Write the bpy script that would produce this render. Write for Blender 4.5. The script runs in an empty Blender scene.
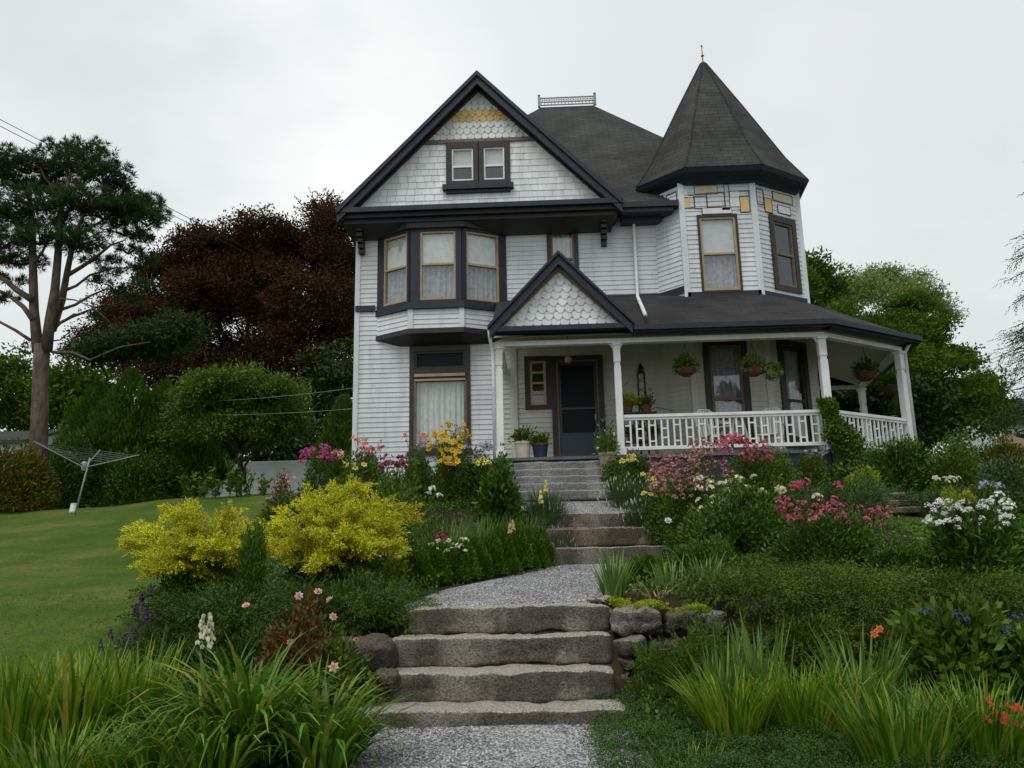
import bpy, math, random
import numpy as np
from mathutils import Vector, noise
RNG = np.random.default_rng(7)
random.seed(5)
PI = math.pi
sc = bpy.context.scene
COL = sc.collection
# ---------------------------------------------------------------- camera model
F = 850.; PITCH = math.radians(12.6); ROLL = math.radians(1.25); YAW = math.radians(2.0); EYE = 1.35
_fw = np.array([-math.sin(YAW)*math.cos(PITCH), math.cos(YAW)*math.cos(PITCH), math.sin(PITCH)])
_r = np.array([math.cos(YAW), math.sin(YAW), 0.]); _u = np.cross(_r, _fw)
_r2 = _r*math.cos(ROLL)-_u*math.sin(ROLL); _u2 = _u*math.cos(ROLL)+_r*math.sin(ROLL)
def at(px, py, Y):
    d = _fw+_r2*(px-512)/F-_u2*(py-384)/F
    p = d*Y/d[1]
    return np.array([p[0], p[1], p[2]+EYE])
# ---------------------------------------------------------------- terrain
BED = ([-30, 0, 4, 7.2, 8.4, 9.0, 14.3, 15.2, 17, 19, 24, 40, 900], [-.8, -.25, 0, .12, .3, 1.02, 1.6, 2.36, 2.8, 3.15, 3.4, 3.5, 3.5])
LAWN = ([-30, 0, 6, 22, 24, 40, 900], [-.8, -.1, .2, 3.27, 3.4, 3.55, 3.6])
RIGHT = ([-30, 0, 4, 7.2, 8.4, 9.2, 13, 16, 19, 24, 40, 900], [-.8, -.25, 0, .12, .35, 1.05, 1.9, 2.5, 2.95, 3.0, 2.9, 2.9])
PATH = ([-30, 0, 7.3, 7.35, 9.0, 14.5, 14.55, 15.2, 16.1, 30], [-.8, -.22, .17, .15, 1.06, 1.50, 1.52, 2.36, 2.68, 2.7])
def pathx(Y):
    return np.interp(Y, [0, 5, 7.5, 9.2, 10.5, 12, 14.3, 15.2, 16.2], [-.55, -.5, -.45, -.35, -.1, .45, .93, .9, .3])
def pathw(Y):
    return np.interp(Y, [0, 6, 7.3, 9.2, 10.5, 12, 14.3, 16.2], [1.2, 1.05, .95, 1.0, 1.0, .95, .92, 1.0])
def sst(a, b, x):
    t = np.clip((x-a)/(b-a), 0, 1); return t*t*(3-2*t)
def bump(x, y):
    return .06*np.sin(x*.9+1)*np.cos(y*.7)+.03*np.sin(x*2.3+y*1.1)
def terr0(x, y):
    b = np.interp(y, *BED); l = np.interp(y, *LAWN); r = np.interp(y, *RIGHT)
    wl = sst(-3.4, -5.5, x) if False else 1-sst(-5.6, -3.6, x)
    wr = sst(3.0, 4.8, x)
    z = b*(1-wl)*(1-wr)+l*wl+r*wr*(1-wl)
    z = z+.30*sst(-13, -6.2, x)*sst(13, 22, y)*wl
    return z + bump(x, y)*np.clip((y-3)/5, 0, 1)*.6
def terr(x, y):
    x = np.asarray(x, float); y = np.asarray(y, float)
    z = terr0(x, y)
    d = np.abs(x-pathx(y)); p = np.interp(y, *PATH)-.05
    w = 1-sst(pathw(y), pathw(y)+.22, d)
    w = w*(y < 16.6)
    return z*(1-w)+np.minimum(p, 9)*w
def T(x, y): return float(terr(x, y))
# ---------------------------------------------------------------- object helpers
ORG = {}
def tag(o, label=None, cat=None, group=None, kind=None):
    if label: o['label'] = label
    if cat: o['category'] = cat
    if group: o['group'] = group
    if kind: o['kind'] = kind
    return o
def thing(name, label, cat, loc=(0, 0, 0), group=None):
    o = bpy.data.objects.new(name, None); COL.objects.link(o)
    o.location = [float(v) for v in loc]; o.empty_display_size = .2
    ORG[o.name] = np.array(loc, float)
    return tag(o, label, cat, group)
def link(name, me, mat, parent=None, org=None):
    o = bpy.data.objects.new(name, me); COL.objects.link(o)
    if mat is not None: me.materials.append(mat)
    if parent is not None:
        o.parent = parent; ORG[o.name] = ORG[parent.name]
    else:
        org = np.zeros(3) if org is None else np.array(org, float)
        o.location = org; ORG[o.name] = org
    return o
def mesh_np(name, V, Fv, n, parent=None, mat=None, org=None, smooth=False):
    """V (N,3) world coords, Fv flat index array, n verts per face (int)"""
    o0 = ORG[parent.name] if parent is not None else (np.zeros(3) if org is None else np.array(org, float))
    me = bpy.data.meshes.new(name)
    V = (np.asarray(V, np.float32)-o0.astype(np.float32))
    Fv = np.asarray(Fv, np.int32).ravel()
    nf = len(Fv)//n
    me.vertices.add(len(V)); me.vertices.foreach_set('co', V.ravel())
    me.loops.add(len(Fv)); me.loops.foreach_set('vertex_index', Fv)
    me.polygons.add(nf); me.polygons.foreach_set('loop_start', np.arange(nf, dtype=np.int32)*n)
    if smooth: me.polygons.foreach_set('use_smooth', np.ones(nf, bool))
    me.update(calc_edges=True)
    return link(name, me, mat, parent, org)
def copy_tree(o, parent=None):
    c = o.copy(); COL.objects.link(c); c.parent = parent
    ORG[c.name] = ORG[o.name]
    for ch in o.children: copy_tree(ch, c)
    return c
class MB:
    def __init__(s): s.v = []; s.f = []; s.uv = []
    def face(s, pts):
        b = len(s.v); s.v += [tuple(float(c) for c in p) for p in pts]; s.f.append(list(range(b, b+len(pts))))
    def box(s, x0, x1, y0, y1, z0, z1):
        s.hexa([(x0, y0, z0), (x1, y0, z0), (x1, y1, z0), (x0, y1, z0)], [(x0, y0, z1), (x1, y0, z1), (x1, y1, z1), (x0, y1, z1)])
    def hexa(s, bot, top):
        b = len(s.v); n = len(bot); s.v += [tuple(map(float, p)) for p in bot]+[tuple(map(float, p)) for p in top]
        s.f.append([b+i for i in reversed(range(n))]); s.f.append([b+n+i for i in range(n)])
        for i in range(n):
            j = (i+1) % n; s.f.append([b+i, b+j, b+n+j, b+n+i])
    def prism(s, poly, z0, z1, poly2=None):
        p2 = poly2 or poly
        s.hexa([(x, y, z0) for x, y in poly], [(x, y, z1) for x, y in p2])
    def fbox(s, fr, u0, u1, z0, z1, n0, n1):
        P = [fr.p(u, n, z) for z in (z0, z1) for u, n in ((u0, n1), (u1, n1), (u1, n0), (u0, n0))]
        s.hexa(P[:4], P[4:])
    def bar(s, a, b, w, h, up=(0, 0, 1)):
        a = Vector(a); b = Vector(b); d = (b-a).normalized(); up = Vector(up)
        if abs(d.dot(up)) > .98: up = Vector((0, 1, 0))
        r = d.cross(up).normalized(); u = r.cross(d).normalized()
        q = [(-w/2, -h/2), (w/2, -h/2), (w/2, h/2), (-w/2, h/2)]
        s.hexa([a+r*i+u*j for i, j in q], [b+r*i+u*j for i, j in q])
    def tube(s, pts, rad, n=6, cap=True):
        pts = [Vector(p) for p in pts]; m = len(pts)
        if not hasattr(rad, '__len__'): rad = [rad]*m
        base = len(s.v); ref = None
        for i, p in enumerate(pts):
            d = (pts[min(i+1, m-1)]-pts[max(i-1, 0)]).normalized()
            if ref is None:
                ref = d.orthogonal().normalized()
            ref = (ref-d*ref.dot(d)); ref = ref.normalized() if ref.length > 1e-5 else d.orthogonal().normalized()
            q = d.cross(ref)
            for k in range(n):
                a = 2*PI*k/n; s.v.append(tuple(p+(ref*math.cos(a)+q*math.sin(a))*rad[i]))
        for i in range(m-1):
            for k in range(n):
                a = base+i*n+k; b = base+i*n+(k+1) % n; s.f.append([a, b, b+n, a+n])
        if cap:
            s.f.append([base+k for k in reversed(range(n))]); s.f.append([base+(m-1)*n+k for k in range(n)])
    def lathe(s, c, prof, n=16):
        b = len(s.v); m = len(prof)
        for r, z in prof:
            for k in range(n):
                a = 2*PI*k/n; s.v.append((c[0]+r*math.cos(a), c[1]+r*math.sin(a), c[2]+z))
        for i in range(m-1):
            for k in range(n):
                p = b+i*n+k; q = b+i*n+(k+1) % n; s.f.append([p, q, q+n, p+n])
        s.f.append([b+k for k in reversed(range(n))]); s.f.append([b+(m-1)*n+k for k in range(n)])
    def build(s, name, mat, parent=None, org=None, smooth=False, bevel=0, uv=False):
        o0 = ORG[parent.name] if parent is not None else (np.zeros(3) if org is None else np.array(org, float))
        me = bpy.data.meshes.new(name)
        me.from_pydata([(a-o0[0], b-o0[1], c-o0[2]) for a, b, c in s.v], [], s.f)
        if smooth:
            me.polygons.foreach_set('use_smooth', [True]*len(me.polygons))
        if uv:
            ul = me.uv_layers.new(name='uv')
            for p in me.polygons:
                nn = p.normal
                h = Vector((0, 0, 1)).cross(nn)
                h = h.normalized() if h.length > .01 else Vector((1, 0, 0))
                w = nn.cross(h)
                for li in p.loop_indices:
                    c = me.vertices[me.loops[li].vertex_index].co; ul.data[li].uv = (c.dot(h), c.dot(w))
        me.update()
        o = link(name, me, mat, parent, org)
        if bevel:
            m = o.modifiers.new('bevel', 'BEVEL'); m.width = bevel; m.segments = 2; m.limit_method = 'ANGLE'
        return o
class Frame:
    def __init__(s, a, b):     # horizontal line a->b seen left to right from outside
        s.o = np.array(a, float); d = np.array(b, float)-s.o; s.L = float(np.hypot(*d)); s.u = d/s.L
        s.n = np.array([s.u[1], -s.u[0]])
    def p(s, u, n, z):
        q = s.o+s.u*u+s.n*n; return (q[0], q[1], z)
# ---------------------------------------------------------------- materials
def mat(name, rough=.7, spec=.3):
    m = bpy.data.materials.new(name); m.use_nodes = True
    nt = m.node_tree; b = nt.nodes['Principled BSDF']
    b.inputs['Roughness'].default_value = rough; b.inputs['Specular IOR Level'].default_value = spec
    return m, nt, b
def N(nt, t, **k):
    n = nt.nodes.new(t)
    for a, v in k.items():
        if a in n.inputs.keys(): n.inputs[a].default_value = v
        else: setattr(n, a, v)
    return n
def ramp(nt, src, stops):
    r = nt.nodes.new('ShaderNodeValToRGB'); e = r.color_ramp.elements
    while len(e) > 1: e.remove(e[0])
    e[0].position = stops[0][0]; e[0].color = (*stops[0][1], 1)
    for p, c in stops[1:]:
        x = e.new(p); x.color = (*c, 1)
    nt.links.new(src, r.inputs[0]); return r.outputs[0]
def noise_t(nt, scale, detail=4, rough=.55, coord='Object'):
    tc = nt.nodes.new('ShaderNodeTexCoord'); n = nt.nodes.new('ShaderNodeTexNoise')
    n.inputs['Scale'].default_value = scale; n.inputs['Detail'].default_value = detail; n.inputs['Roughness'].default_value = rough
    nt.links.new(tc.outputs[coord], n.inputs['Vector']); return n
def mixc(nt, fac, a, b, mode='MIX'):
    m = nt.nodes.new('ShaderNodeMix'); m.data_type = 'RGBA'; m.blend_type = mode
    for s, v in ((m.inputs[0], fac), (m.inputs[6], a), (m.inputs[7], b)):
        if isinstance(v, (int, float)): s.default_value = v
        elif isinstance(v, tuple): s.default_value = (*v, 1)
        else: nt.links.new(v, s)
    return m.outputs[2]
def bumpn(nt, b, h, strength=.3, dist=.02):
    n = nt.nodes.new('ShaderNodeBump'); n.inputs['Strength'].default_value = strength; n.inputs['Distance'].default_value = dist
    nt.links.new(h, n.inputs['Height']); nt.links.new(n.outputs[0], b.inputs['Normal'])
def paint(name, c, c2=None, rough=.55, scale=3, isl=0.0, weather=0.0):
    m, nt, b = mat(name, rough, .35)
    c2 = c2 or tuple(v*.82 for v in c)
    n = noise_t(nt, scale, 6, .65)
    col = ramp(nt, n.outputs['Fac'], [(.35, c2), (.6, c)])
    if isl:
        g = nt.nodes.new('ShaderNodeNewGeometry')
        col = mixc(nt, isl, col, ramp(nt, g.outputs['Random Per Island'], [(0, tuple(v*.6 for v in c)), (1, tuple(min(1, v*1.3) for v in c))]))
    if weather:
        tc = nt.nodes.new('ShaderNodeTexCoord'); mp = nt.nodes.new('ShaderNodeMapping'); mp.inputs['Scale'].default_value = (5, 5, .45); nt.links.new(tc.outputs['Object'], mp.inputs[0])
        st = nt.nodes.new('ShaderNodeTexNoise'); st.inputs['Scale'].default_value = 1.; st.inputs['Detail'].default_value = 7; st.inputs['Roughness'].default_value = .65; nt.links.new(mp.outputs[0], st.inputs['Vector'])
        col = mixc(nt, weather, col, ramp(nt, st.outputs['Fac'], [(.32, (.55, .54, .50)), (.50, (.95, .95, .94)), (.7, (1.06, 1.06, 1.06))]), 'MULTIPLY')
        nb = noise_t(nt, 40, 4, .7); bumpn(nt, b, nb.outputs['Fac'], .15, .004)
    nt.links.new(col, b.inputs['Base Color'])
    return m
def leafm(name, cols, trans=.25, rough=.5, scale=.8, spec=.3, boost=(1.42, 1.42, .55)):
    """foliage: random tone per leaf + soft clump variation"""
    m, nt, b = mat(name, rough, spec)
    cols = [tuple(v*w for v, w in zip(c, boost)) for c in cols]
    g = nt.nodes.new('ShaderNodeNewGeometry')
    k = len(cols)
    c = ramp(nt, g.outputs['Random Per Island'], [((i+.0)/max(1, k-1), cols[i]) for i in range(k)])
    n = noise_t(nt, scale, 3)
    v = ramp(nt, n.outputs['Fac'], [(.3, (.62, .62, .62)), (.7, (1.25, 1.25, 1.25))])
    c = mixc(nt, 1., c, v, 'MULTIPLY')
    nt.links.new(c, b.inputs['Base Color'])
    if trans:
        t = nt.nodes.new('ShaderNodeBsdfTranslucent'); nt.links.new(c, t.inputs['Color'])
        ms = nt.nodes.new('ShaderNodeMixShader'); ms.inputs[0].default_value = trans
        nt.links.new(b.outputs[0], ms.inputs[1]); nt.links.new(t.outputs[0], ms.inputs[2])
        nt.links.new(ms.outputs[0], nt.nodes['Material Output'].inputs['Surface'])
    return m
M = {}
M['siding'] = paint('siding_paint', (.68, .70, .74), (.58, .60, .64), .6, 1.1, 0, .45)
M['shingle_white'] = paint('white_shingle', (.80, .82, .85), (.70, .72, .75), .7, 2, .3, .4)
M['shingle_yellow'] = paint('yellow_shingle', (.72, .50, .22), (.6, .40, .16), .7, 2, .3)
M['navy'] = paint('navy_trim', (.020, .026, .042), (.014, .018, .030), .5, 4, 0, .5)
M['brown'] = paint('dark_brown_trim', (.036, .031, .029), (.024, .021, .020), .5, 4)
M['tan'] = paint('tan_sash', (.42, .30, .17), (.34, .24, .13), .5, 5)
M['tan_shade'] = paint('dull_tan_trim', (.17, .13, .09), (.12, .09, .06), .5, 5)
M['cream'] = paint('cream_panel', (.55, .52, .36), (.48, .45, .30), .6, 5)
M['white'] = paint('white_paint', (.78, .79, .79), (.68, .68, .68), .5, 2.5, 0, .3)
M['siding_porch'] = paint('siding_beige_shaded', (.54, .53, .475), (.47, .46, .41), .6, 1.1, 0, .35)  # beige copy of the siding, its tone lowered for shade under the porch
M['ceiling'] = paint('porch_ceiling', (.50, .47, .37), (.43, .40, .31), .6, 2)
M['floorb'] = paint('porch_floor_grey', (.11, .115, .125), (.08, .08, .09), .6, 4)
M['curtain'] = paint('curtain', (.70, .72, .68), (.54, .57, .55), .9, 6)
M['shade'] = paint('roller_shade', (.58, .60, .61), (.50, .52, .54), .8, 6)
M['lace'] = paint('grey_net_curtain', (.42, .43, .45), (.24, .26, .28), .9, 9)
M['doorblue'] = paint('door_blue_grey', (.026, .046, .066), (.020, .036, .052), .4, 4)
M['black'] = paint('black_iron', (.012, .012, .013), None, .4)
M['copper'] = paint('finial_copper', (.42, .26, .13), (.25, .16, .09), .4, 9)
M['metal'] = paint('galvanised', (.30, .32, .32), (.22, .24, .24), .35, 8)
M['plastic'] = paint('white_plastic', (.72, .72, .66), (.62, .62, .57), .4, 4)
M['terracotta'] = paint('terracotta', (.22, .10, .055), (.15, .07, .04), .8, 9)
M['coir'] = paint('coir_basket', (.13, .065, .035), (.07, .035, .02), .95, 30)
M['creampot'] = paint('cream_pot', (.60, .55, .45), (.5, .45, .36), .7, 9)
M['bluepot'] = paint('navy_pot', (.03, .045, .08), (.02, .03, .05), .25, 6)
M['soil'] = paint('potting_soil', (.03, .022, .015), None, .95, 20)
def glass():
    m, nt, b = mat('window_glass', .03, .5)
    tr = nt.nodes.new('ShaderNodeBsdfTransparent'); tr.inputs[0].default_value = (.95, .96, .955, 1)
    gl = nt.nodes.new('ShaderNodeBsdfGlossy'); gl.inputs['Roughness'].default_value = .04; gl.inputs['Color'].default_value = (.9, .95, 1, 1)
    fr = nt.nodes.new('ShaderNodeFresnel'); fr.inputs[0].default_value = 2.0
    n = noise_t(nt, 1.4, 2); bn = nt.nodes.new('ShaderNodeBump'); bn.inputs['Strength'].default_value = .05; bn.inputs['Distance'].default_value = .05
    nt.links.new(n.outputs['Fac'], bn.inputs['Height']); nt.links.new(bn.outputs[0], gl.inputs['Normal'])
    ge = nt.nodes.new('ShaderNodeNewGeometry'); sb = nt.nodes.new('ShaderNodeMath'); sb.operation = 'SUBTRACT'; sb.inputs[0].default_value = 1.; nt.links.new(ge.outputs['Backfacing'], sb.inputs[1])
    mu = nt.nodes.new('ShaderNodeMath'); mu.operation = 'MULTIPLY'; nt.links.new(fr.outputs[0], mu.inputs[0]); nt.links.new(sb.outputs[0], mu.inputs[1])
    ms = nt.nodes.new('ShaderNodeMixShader'); nt.links.new(mu.outputs[0], ms.inputs[0])
    nt.links.new(tr.outputs[0], ms.inputs[1]); nt.links.new(gl.outputs[0], ms.inputs[2])
    nt.links.new(ms.outputs[0], nt.nodes['Material Output'].inputs['Surface'])
    return m
M['glass'] = glass()
def screen():
    m, nt, b = mat('insect_screen', .5, .3)
    b.inputs['Base Color'].default_value = (.010, .010, .013, 1); b.inputs['Specular IOR Level'].default_value = .15
    return m
M['screen'] = screen()
def roofm(name, c1, c2, bw=.33, rh=.14):
    m, nt, b = mat(name, .9, .15)
    uv = nt.nodes.new('ShaderNodeUVMap'); uv.uv_map = 'uv'
    br = nt.nodes.new('ShaderNodeTexBrick')
    br.inputs['Scale'].default_value = 1; br.inputs['Brick Width'].default_value = bw; br.inputs['Row Height'].default_value = rh
    br.inputs['Mortar Size'].default_value = .009; br.inputs['Mortar Smooth'].default_value = .3; br.inputs['Bias'].default_value = 0
    br.inputs['Color1'].default_value = (*c1, 1); br.inputs['Color2'].default_value = (*c2, 1); br.inputs['Mortar'].default_value = (.024, .024, .024, 1)
    nt.links.new(uv.outputs[0], br.inputs['Vector'])
    n = noise_t(nt, 1.3, 5, .6); n2 = noise_t(nt, 90, 2)
    c = mixc(nt, 1., br.outputs['Color'], ramp(nt, n.outputs['Fac'], [(.3, (.7, .7, .7)), (.7, (1.3, 1.28, 1.2))]), 'MULTIPLY')
    c = mixc(nt, .5, c, ramp(nt, n2.outputs['Fac'], [(.3, (.5, .5, .5)), (.7, (1.5, 1.5, 1.5))]), 'MULTIPLY')
    nt.links.new(c, b.inputs['Base Color'])
    bumpn(nt, b, br.outputs['Fac'], -.6, .012)
    return m
M['roof'] = roofm('roof_shingles', (.060, .062, .060), (.045, .046, .045))
M['roof2'] = roofm('porch_roof_shingles', (.047, .044, .049), (.036, .034, .038))
def granite(name, base, stain, dark, top=1.35):
    m, nt, b = mat(name, .95, .12)
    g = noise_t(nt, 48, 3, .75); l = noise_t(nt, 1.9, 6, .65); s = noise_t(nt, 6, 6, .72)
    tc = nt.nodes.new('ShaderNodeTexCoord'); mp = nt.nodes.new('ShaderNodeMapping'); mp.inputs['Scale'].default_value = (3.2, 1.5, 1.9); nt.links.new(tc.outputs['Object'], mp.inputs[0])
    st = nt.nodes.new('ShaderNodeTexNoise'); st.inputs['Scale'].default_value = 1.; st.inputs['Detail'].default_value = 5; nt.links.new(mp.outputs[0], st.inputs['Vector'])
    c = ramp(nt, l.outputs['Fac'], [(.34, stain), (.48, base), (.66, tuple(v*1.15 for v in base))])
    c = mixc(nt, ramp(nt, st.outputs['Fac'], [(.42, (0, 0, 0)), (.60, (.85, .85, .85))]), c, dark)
    # upward faces paler: overcast light from above put into the colour
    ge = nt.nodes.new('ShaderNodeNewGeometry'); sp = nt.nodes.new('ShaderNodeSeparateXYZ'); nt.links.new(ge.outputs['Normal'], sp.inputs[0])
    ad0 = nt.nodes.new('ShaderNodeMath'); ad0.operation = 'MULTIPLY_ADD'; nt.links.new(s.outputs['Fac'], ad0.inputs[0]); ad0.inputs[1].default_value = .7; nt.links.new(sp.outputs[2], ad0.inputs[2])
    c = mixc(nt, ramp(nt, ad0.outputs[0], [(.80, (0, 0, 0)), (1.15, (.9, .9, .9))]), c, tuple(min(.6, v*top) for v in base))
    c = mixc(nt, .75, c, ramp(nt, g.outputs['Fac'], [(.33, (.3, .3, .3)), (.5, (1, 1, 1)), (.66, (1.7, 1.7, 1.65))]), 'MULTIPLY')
    nt.links.new(c, b.inputs['Base Color'])
    ad = nt.nodes.new('ShaderNodeMath'); ad.operation = 'ADD'; nt.links.new(s.outputs['Fac'], ad.inputs[0]); nt.links.new(g.outputs['Fac'], ad.inputs[1])
    bumpn(nt, b, ad.outputs[0], .9, .045)
    return m
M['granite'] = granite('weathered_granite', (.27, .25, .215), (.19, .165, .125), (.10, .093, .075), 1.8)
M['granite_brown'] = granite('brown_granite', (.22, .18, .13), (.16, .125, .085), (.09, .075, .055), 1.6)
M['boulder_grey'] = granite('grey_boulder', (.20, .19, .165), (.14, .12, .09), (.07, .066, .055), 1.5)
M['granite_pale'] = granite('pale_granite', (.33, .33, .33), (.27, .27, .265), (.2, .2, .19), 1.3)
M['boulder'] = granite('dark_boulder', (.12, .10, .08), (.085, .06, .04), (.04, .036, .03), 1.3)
def gravelm(name='gravel', mul=1.):
    m, nt, b = mat(name, .95, .2)
    tc = nt.nodes.new('ShaderNodeTexCoord'); v = nt.nodes.new('ShaderNodeTexVoronoi'); v.inputs['Scale'].default_value = 62
    nt.links.new(tc.outputs['Object'], v.inputs['Vector'])
    bw = nt.nodes.new('ShaderNodeRGBToBW'); nt.links.new(v.outputs['Color'], bw.inputs[0])
    c = ramp(nt, bw.outputs[0], [(.15, (.07*mul, .07*mul, .075*mul)), (.5, (.22*mul, .22*mul, .225*mul)), (.85, (.48*mul, .48*mul, .48*mul))])
    n = noise_t(nt, 1.5, 5, .6)
    c = mixc(nt, 1., c, ramp(nt, n.outputs['Fac'], [(.3, (.75, .73, .68)), (.6, (1.1, 1.1, 1.1))]), 'MULTIPLY')
    nt.links.new(c, b.inputs['Base Color'])
    bumpn(nt, b, v.outputs['Distance'], -1, .012)
    return m
M['gravel'] = gravelm()
def groundm():
    m, nt, b = mat('lawn_and_soil', 1., .1)
    a = nt.nodes.new('ShaderNodeAttribute'); a.attribute_name = 'bed'
    n = noise_t(nt, .55, 6, .6); n2 = noise_t(nt, 22, 4, .7); n3 = noise_t(nt, 6, 5, .7)
    g = ramp(nt, n.outputs['Fac'], [(.34, (.042, .090, .010)), (.5, (.064, .108, .018)), (.64, (.115, .130, .040))])
    g = mixc(nt, .8, g, ramp(nt, n2.outputs['Fac'], [(.3, (.55, .58, .55)), (.7, (1.45, 1.4, 1.3))]), 'MULTIPLY')
    n4 = noise_t(nt, 75, 3, .8); g = mixc(nt, .8, g, ramp(nt, n4.outputs['Fac'], [(.33, (.45, .5, .45)), (.67, (1.55, 1.5, 1.4))]), 'MULTIPLY')
    n5 = noise_t(nt, 2.6, 5, .7); g = mixc(nt, .6, g, ramp(nt, n5.outputs['Fac'], [(.36, (.7, .82, .7)), (.62, (1.25, 1.12, 1.1))]), 'MULTIPLY')
    s = ramp(nt, n3.outputs['Fac'], [(.35, (.028, .022, .014)), (.65, (.06, .048, .03))])
    nt.links.new(mixc(nt, a.outputs['Fac'], g, s), b.inputs['Base Color'])
    bumpn(nt, b, n2.outputs['Fac'], .5, .03)
    return m
M['ground'] = groundm()
L = {}
L['blade'] = leafm('grass_blade_yellowgreen', [(.045, .12, .02), (.07, .16, .024), (.10, .20, .03), (.13, .23, .035), (.17, .26, .045), (.22, .28, .06), (.28, .24, .10)], .3, .5, 2)
L['daylily'] = leafm('daylily_leaf', [(.028, .085, .014), (.045, .115, .018), (.065, .145, .024), (.085, .17, .03), (.11, .20, .04), (.16, .23, .08), (.22, .20, .10)], .3, .42, 2)
L['iris'] = leafm('iris_leaf', [(.07, .13, .07), (.11, .18, .10), (.16, .24, .14)], .25, .45, 2)
L['lawn'] = leafm('lawn_blade', [(.075, .12, .03), (.09, .135, .04), (.13, .145, .07)], .5, .7, .5)
L['golden'] = leafm('golden_juniper_spray', [(.08, .12, .015), (.34, .35, .025), (.64, .58, .04), (.82, .74, .07), (.92, .84, .12)], .25, .6, 1.5, .2, (1.05, 1.12, .9))
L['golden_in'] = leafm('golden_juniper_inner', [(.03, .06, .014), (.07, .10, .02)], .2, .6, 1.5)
L['darkneedle'] = leafm('dark_needles', [(.022, .055, .014), (.036, .075, .018), (.055, .10, .024)], .15, .6, 1.5)
L['olive'] = leafm('olive_needles', [(.035, .062, .014), (.055, .088, .018), (.085, .115, .026)], .15, .6, 1.5)
L['box'] = leafm('boxwood_leaf', [(.025, .065, .008), (.042, .10, .012), (.07, .14, .02)], .2, .45, 4)
L['green'] = leafm('garden_green', [(.04, .08, .018), (.065, .12, .025), (.10, .16, .035)], .25, .5, 1.6)
L['greend'] = leafm('deep_green', [(.026, .062, .015), (.045, .095, .022), (.07, .13, .032)], .2, .45, 1.6)
L['bluegreen'] = leafm('blue_green', [(.035, .07, .06), (.055, .10, .08), (.08, .13, .11)], .2, .55, 1.6)
L['limeg'] = leafm('lime_moss', [(.12, .17, .02), (.22, .26, .03), (.30, .31, .05)], .2, .6, 5)
L['creep'] = leafm('creeping_juniper', [(.02, .055, .02), (.035, .08, .03), (.055, .11, .04)], .15, .6, 3)
L['rosered'] = leafm('reddish_rose_leaf', [(.04, .06, .02), (.09, .035, .02), (.14, .04, .03), (.05, .07, .02)], .2, .5, 3)
L['beech'] = leafm('copper_beech_leaf', [(.026, .017, .010), (.044, .022, .012), (.066, .028, .015), (.036, .038, .012)], .2, .75, .35, .12, (1.3, 1.2, 1.1))
L['tree'] = leafm('tree_leaf', [(.030, .060, .012), (.048, .09, .018), (.075, .125, .028)], .3, .75, .35, .12)
L['treed'] = leafm('dark_tree_leaf', [(.010, .025, .008), (.018, .038, .012), (.03, .055, .015)], .2, .5, .35)
L['treel'] = leafm('light_tree_leaf', [(.09, .15, .04), (.15, .21, .06), (.28, .33, .2)], .3, .7, .4, .12, (1.2, 1.15, .9))
L['thuja'] = leafm('arborvitae_spray', [(.032, .075, .012), (.05, .11, .018), (.075, .14, .022)], .15, .6, .6)
L['pine'] = leafm('pine_needles', [(.03, .07, .022), (.048, .095, .03), (.07, .12, .036)], .15, .7, .4, .12, (.80, .82, .75))
L['hedge'] = leafm('olive_red_leaf', [(.045, .07, .012), (.08, .09, .015), (.13, .07, .02)], .25, .5, .8)
def petal(name, *cols): L[name] = leafm(name, list(cols), .3, .6, 3, .2, (1, 1, 1))
petal('p_orange', (.55, .12, .03), (.75, .22, .05)); petal('p_yellow', (.75, .42, .02), (.85, .60, .06)); petal('p_lemon', (.75, .68, .12), (.8, .75, .3))
petal('p_pink', (.40, .08, .12), (.52, .20, .24), (.70, .48, .44)); petal('p_rose', (.46, .07, .13), (.60, .19, .26)); petal('p_palepink', (.75, .38, .36), (.85, .60, .55))
petal('p_magenta', (.45, .06, .22), (.62, .16, .36)); petal('p_white', (.72, .74, .68), (.85, .86, .82)); petal('p_cream', (.7, .68, .45), (.8, .78, .6))
petal('p_purple', (.09, .045, .13), (.15, .08, .2)); petal('p_maroon', (.25, .03, .08), (.38, .06, .13)); petal('p_red', (.55, .04, .02), (.75, .12, .06))
petal('p_blue', (.05, .07, .14), (.09, .12, .22)); petal('p_peach', (.75, .42, .25), (.8, .55, .38)); petal('p_lilac', (.35, .30, .42), (.5, .45, .55))
def bark(name, c1, c2, sc=6):
    m, nt, b = mat(name, .95, .1)
    tc = nt.nodes.new('ShaderNodeTexCoord'); mp = nt.nodes.new('ShaderNodeMapping'); mp.inputs['Scale'].default_value = (1, 1, .3)
    nt.links.new(tc.outputs['Object'], mp.inputs[0]); n = nt.nodes.new('ShaderNodeTexNoise'); n.inputs['Scale'].default_value = sc; n.inputs['Detail'].default_value = 7; n.inputs['Roughness'].default_value = .7
    nt.links.new(mp.outputs[0], n.inputs['Vector'])
    nt.links.new(ramp(nt, n.outputs['Fac'], [(.35, c2), (.65, c1)]), b.inputs['Base Color']); bumpn(nt, b, n.outputs['Fac'], 1, .08)
    return m
M['bark'] = bark('pine_bark', (.20, .165, .135), (.07, .055, .044), 9)
M['bark_dark'] = bark('dark_bark', (.05, .04, .03), (.025, .02, .015))
M['twig'] = paint('twig', (.09, .06, .035), None, .9, 10)
M['stem'] = paint('green_stem', (.05, .08, .02), None, .7, 10)
M['drystem'] = paint('dry_stem', (.30, .2, .09), None, .8, 10)
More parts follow.
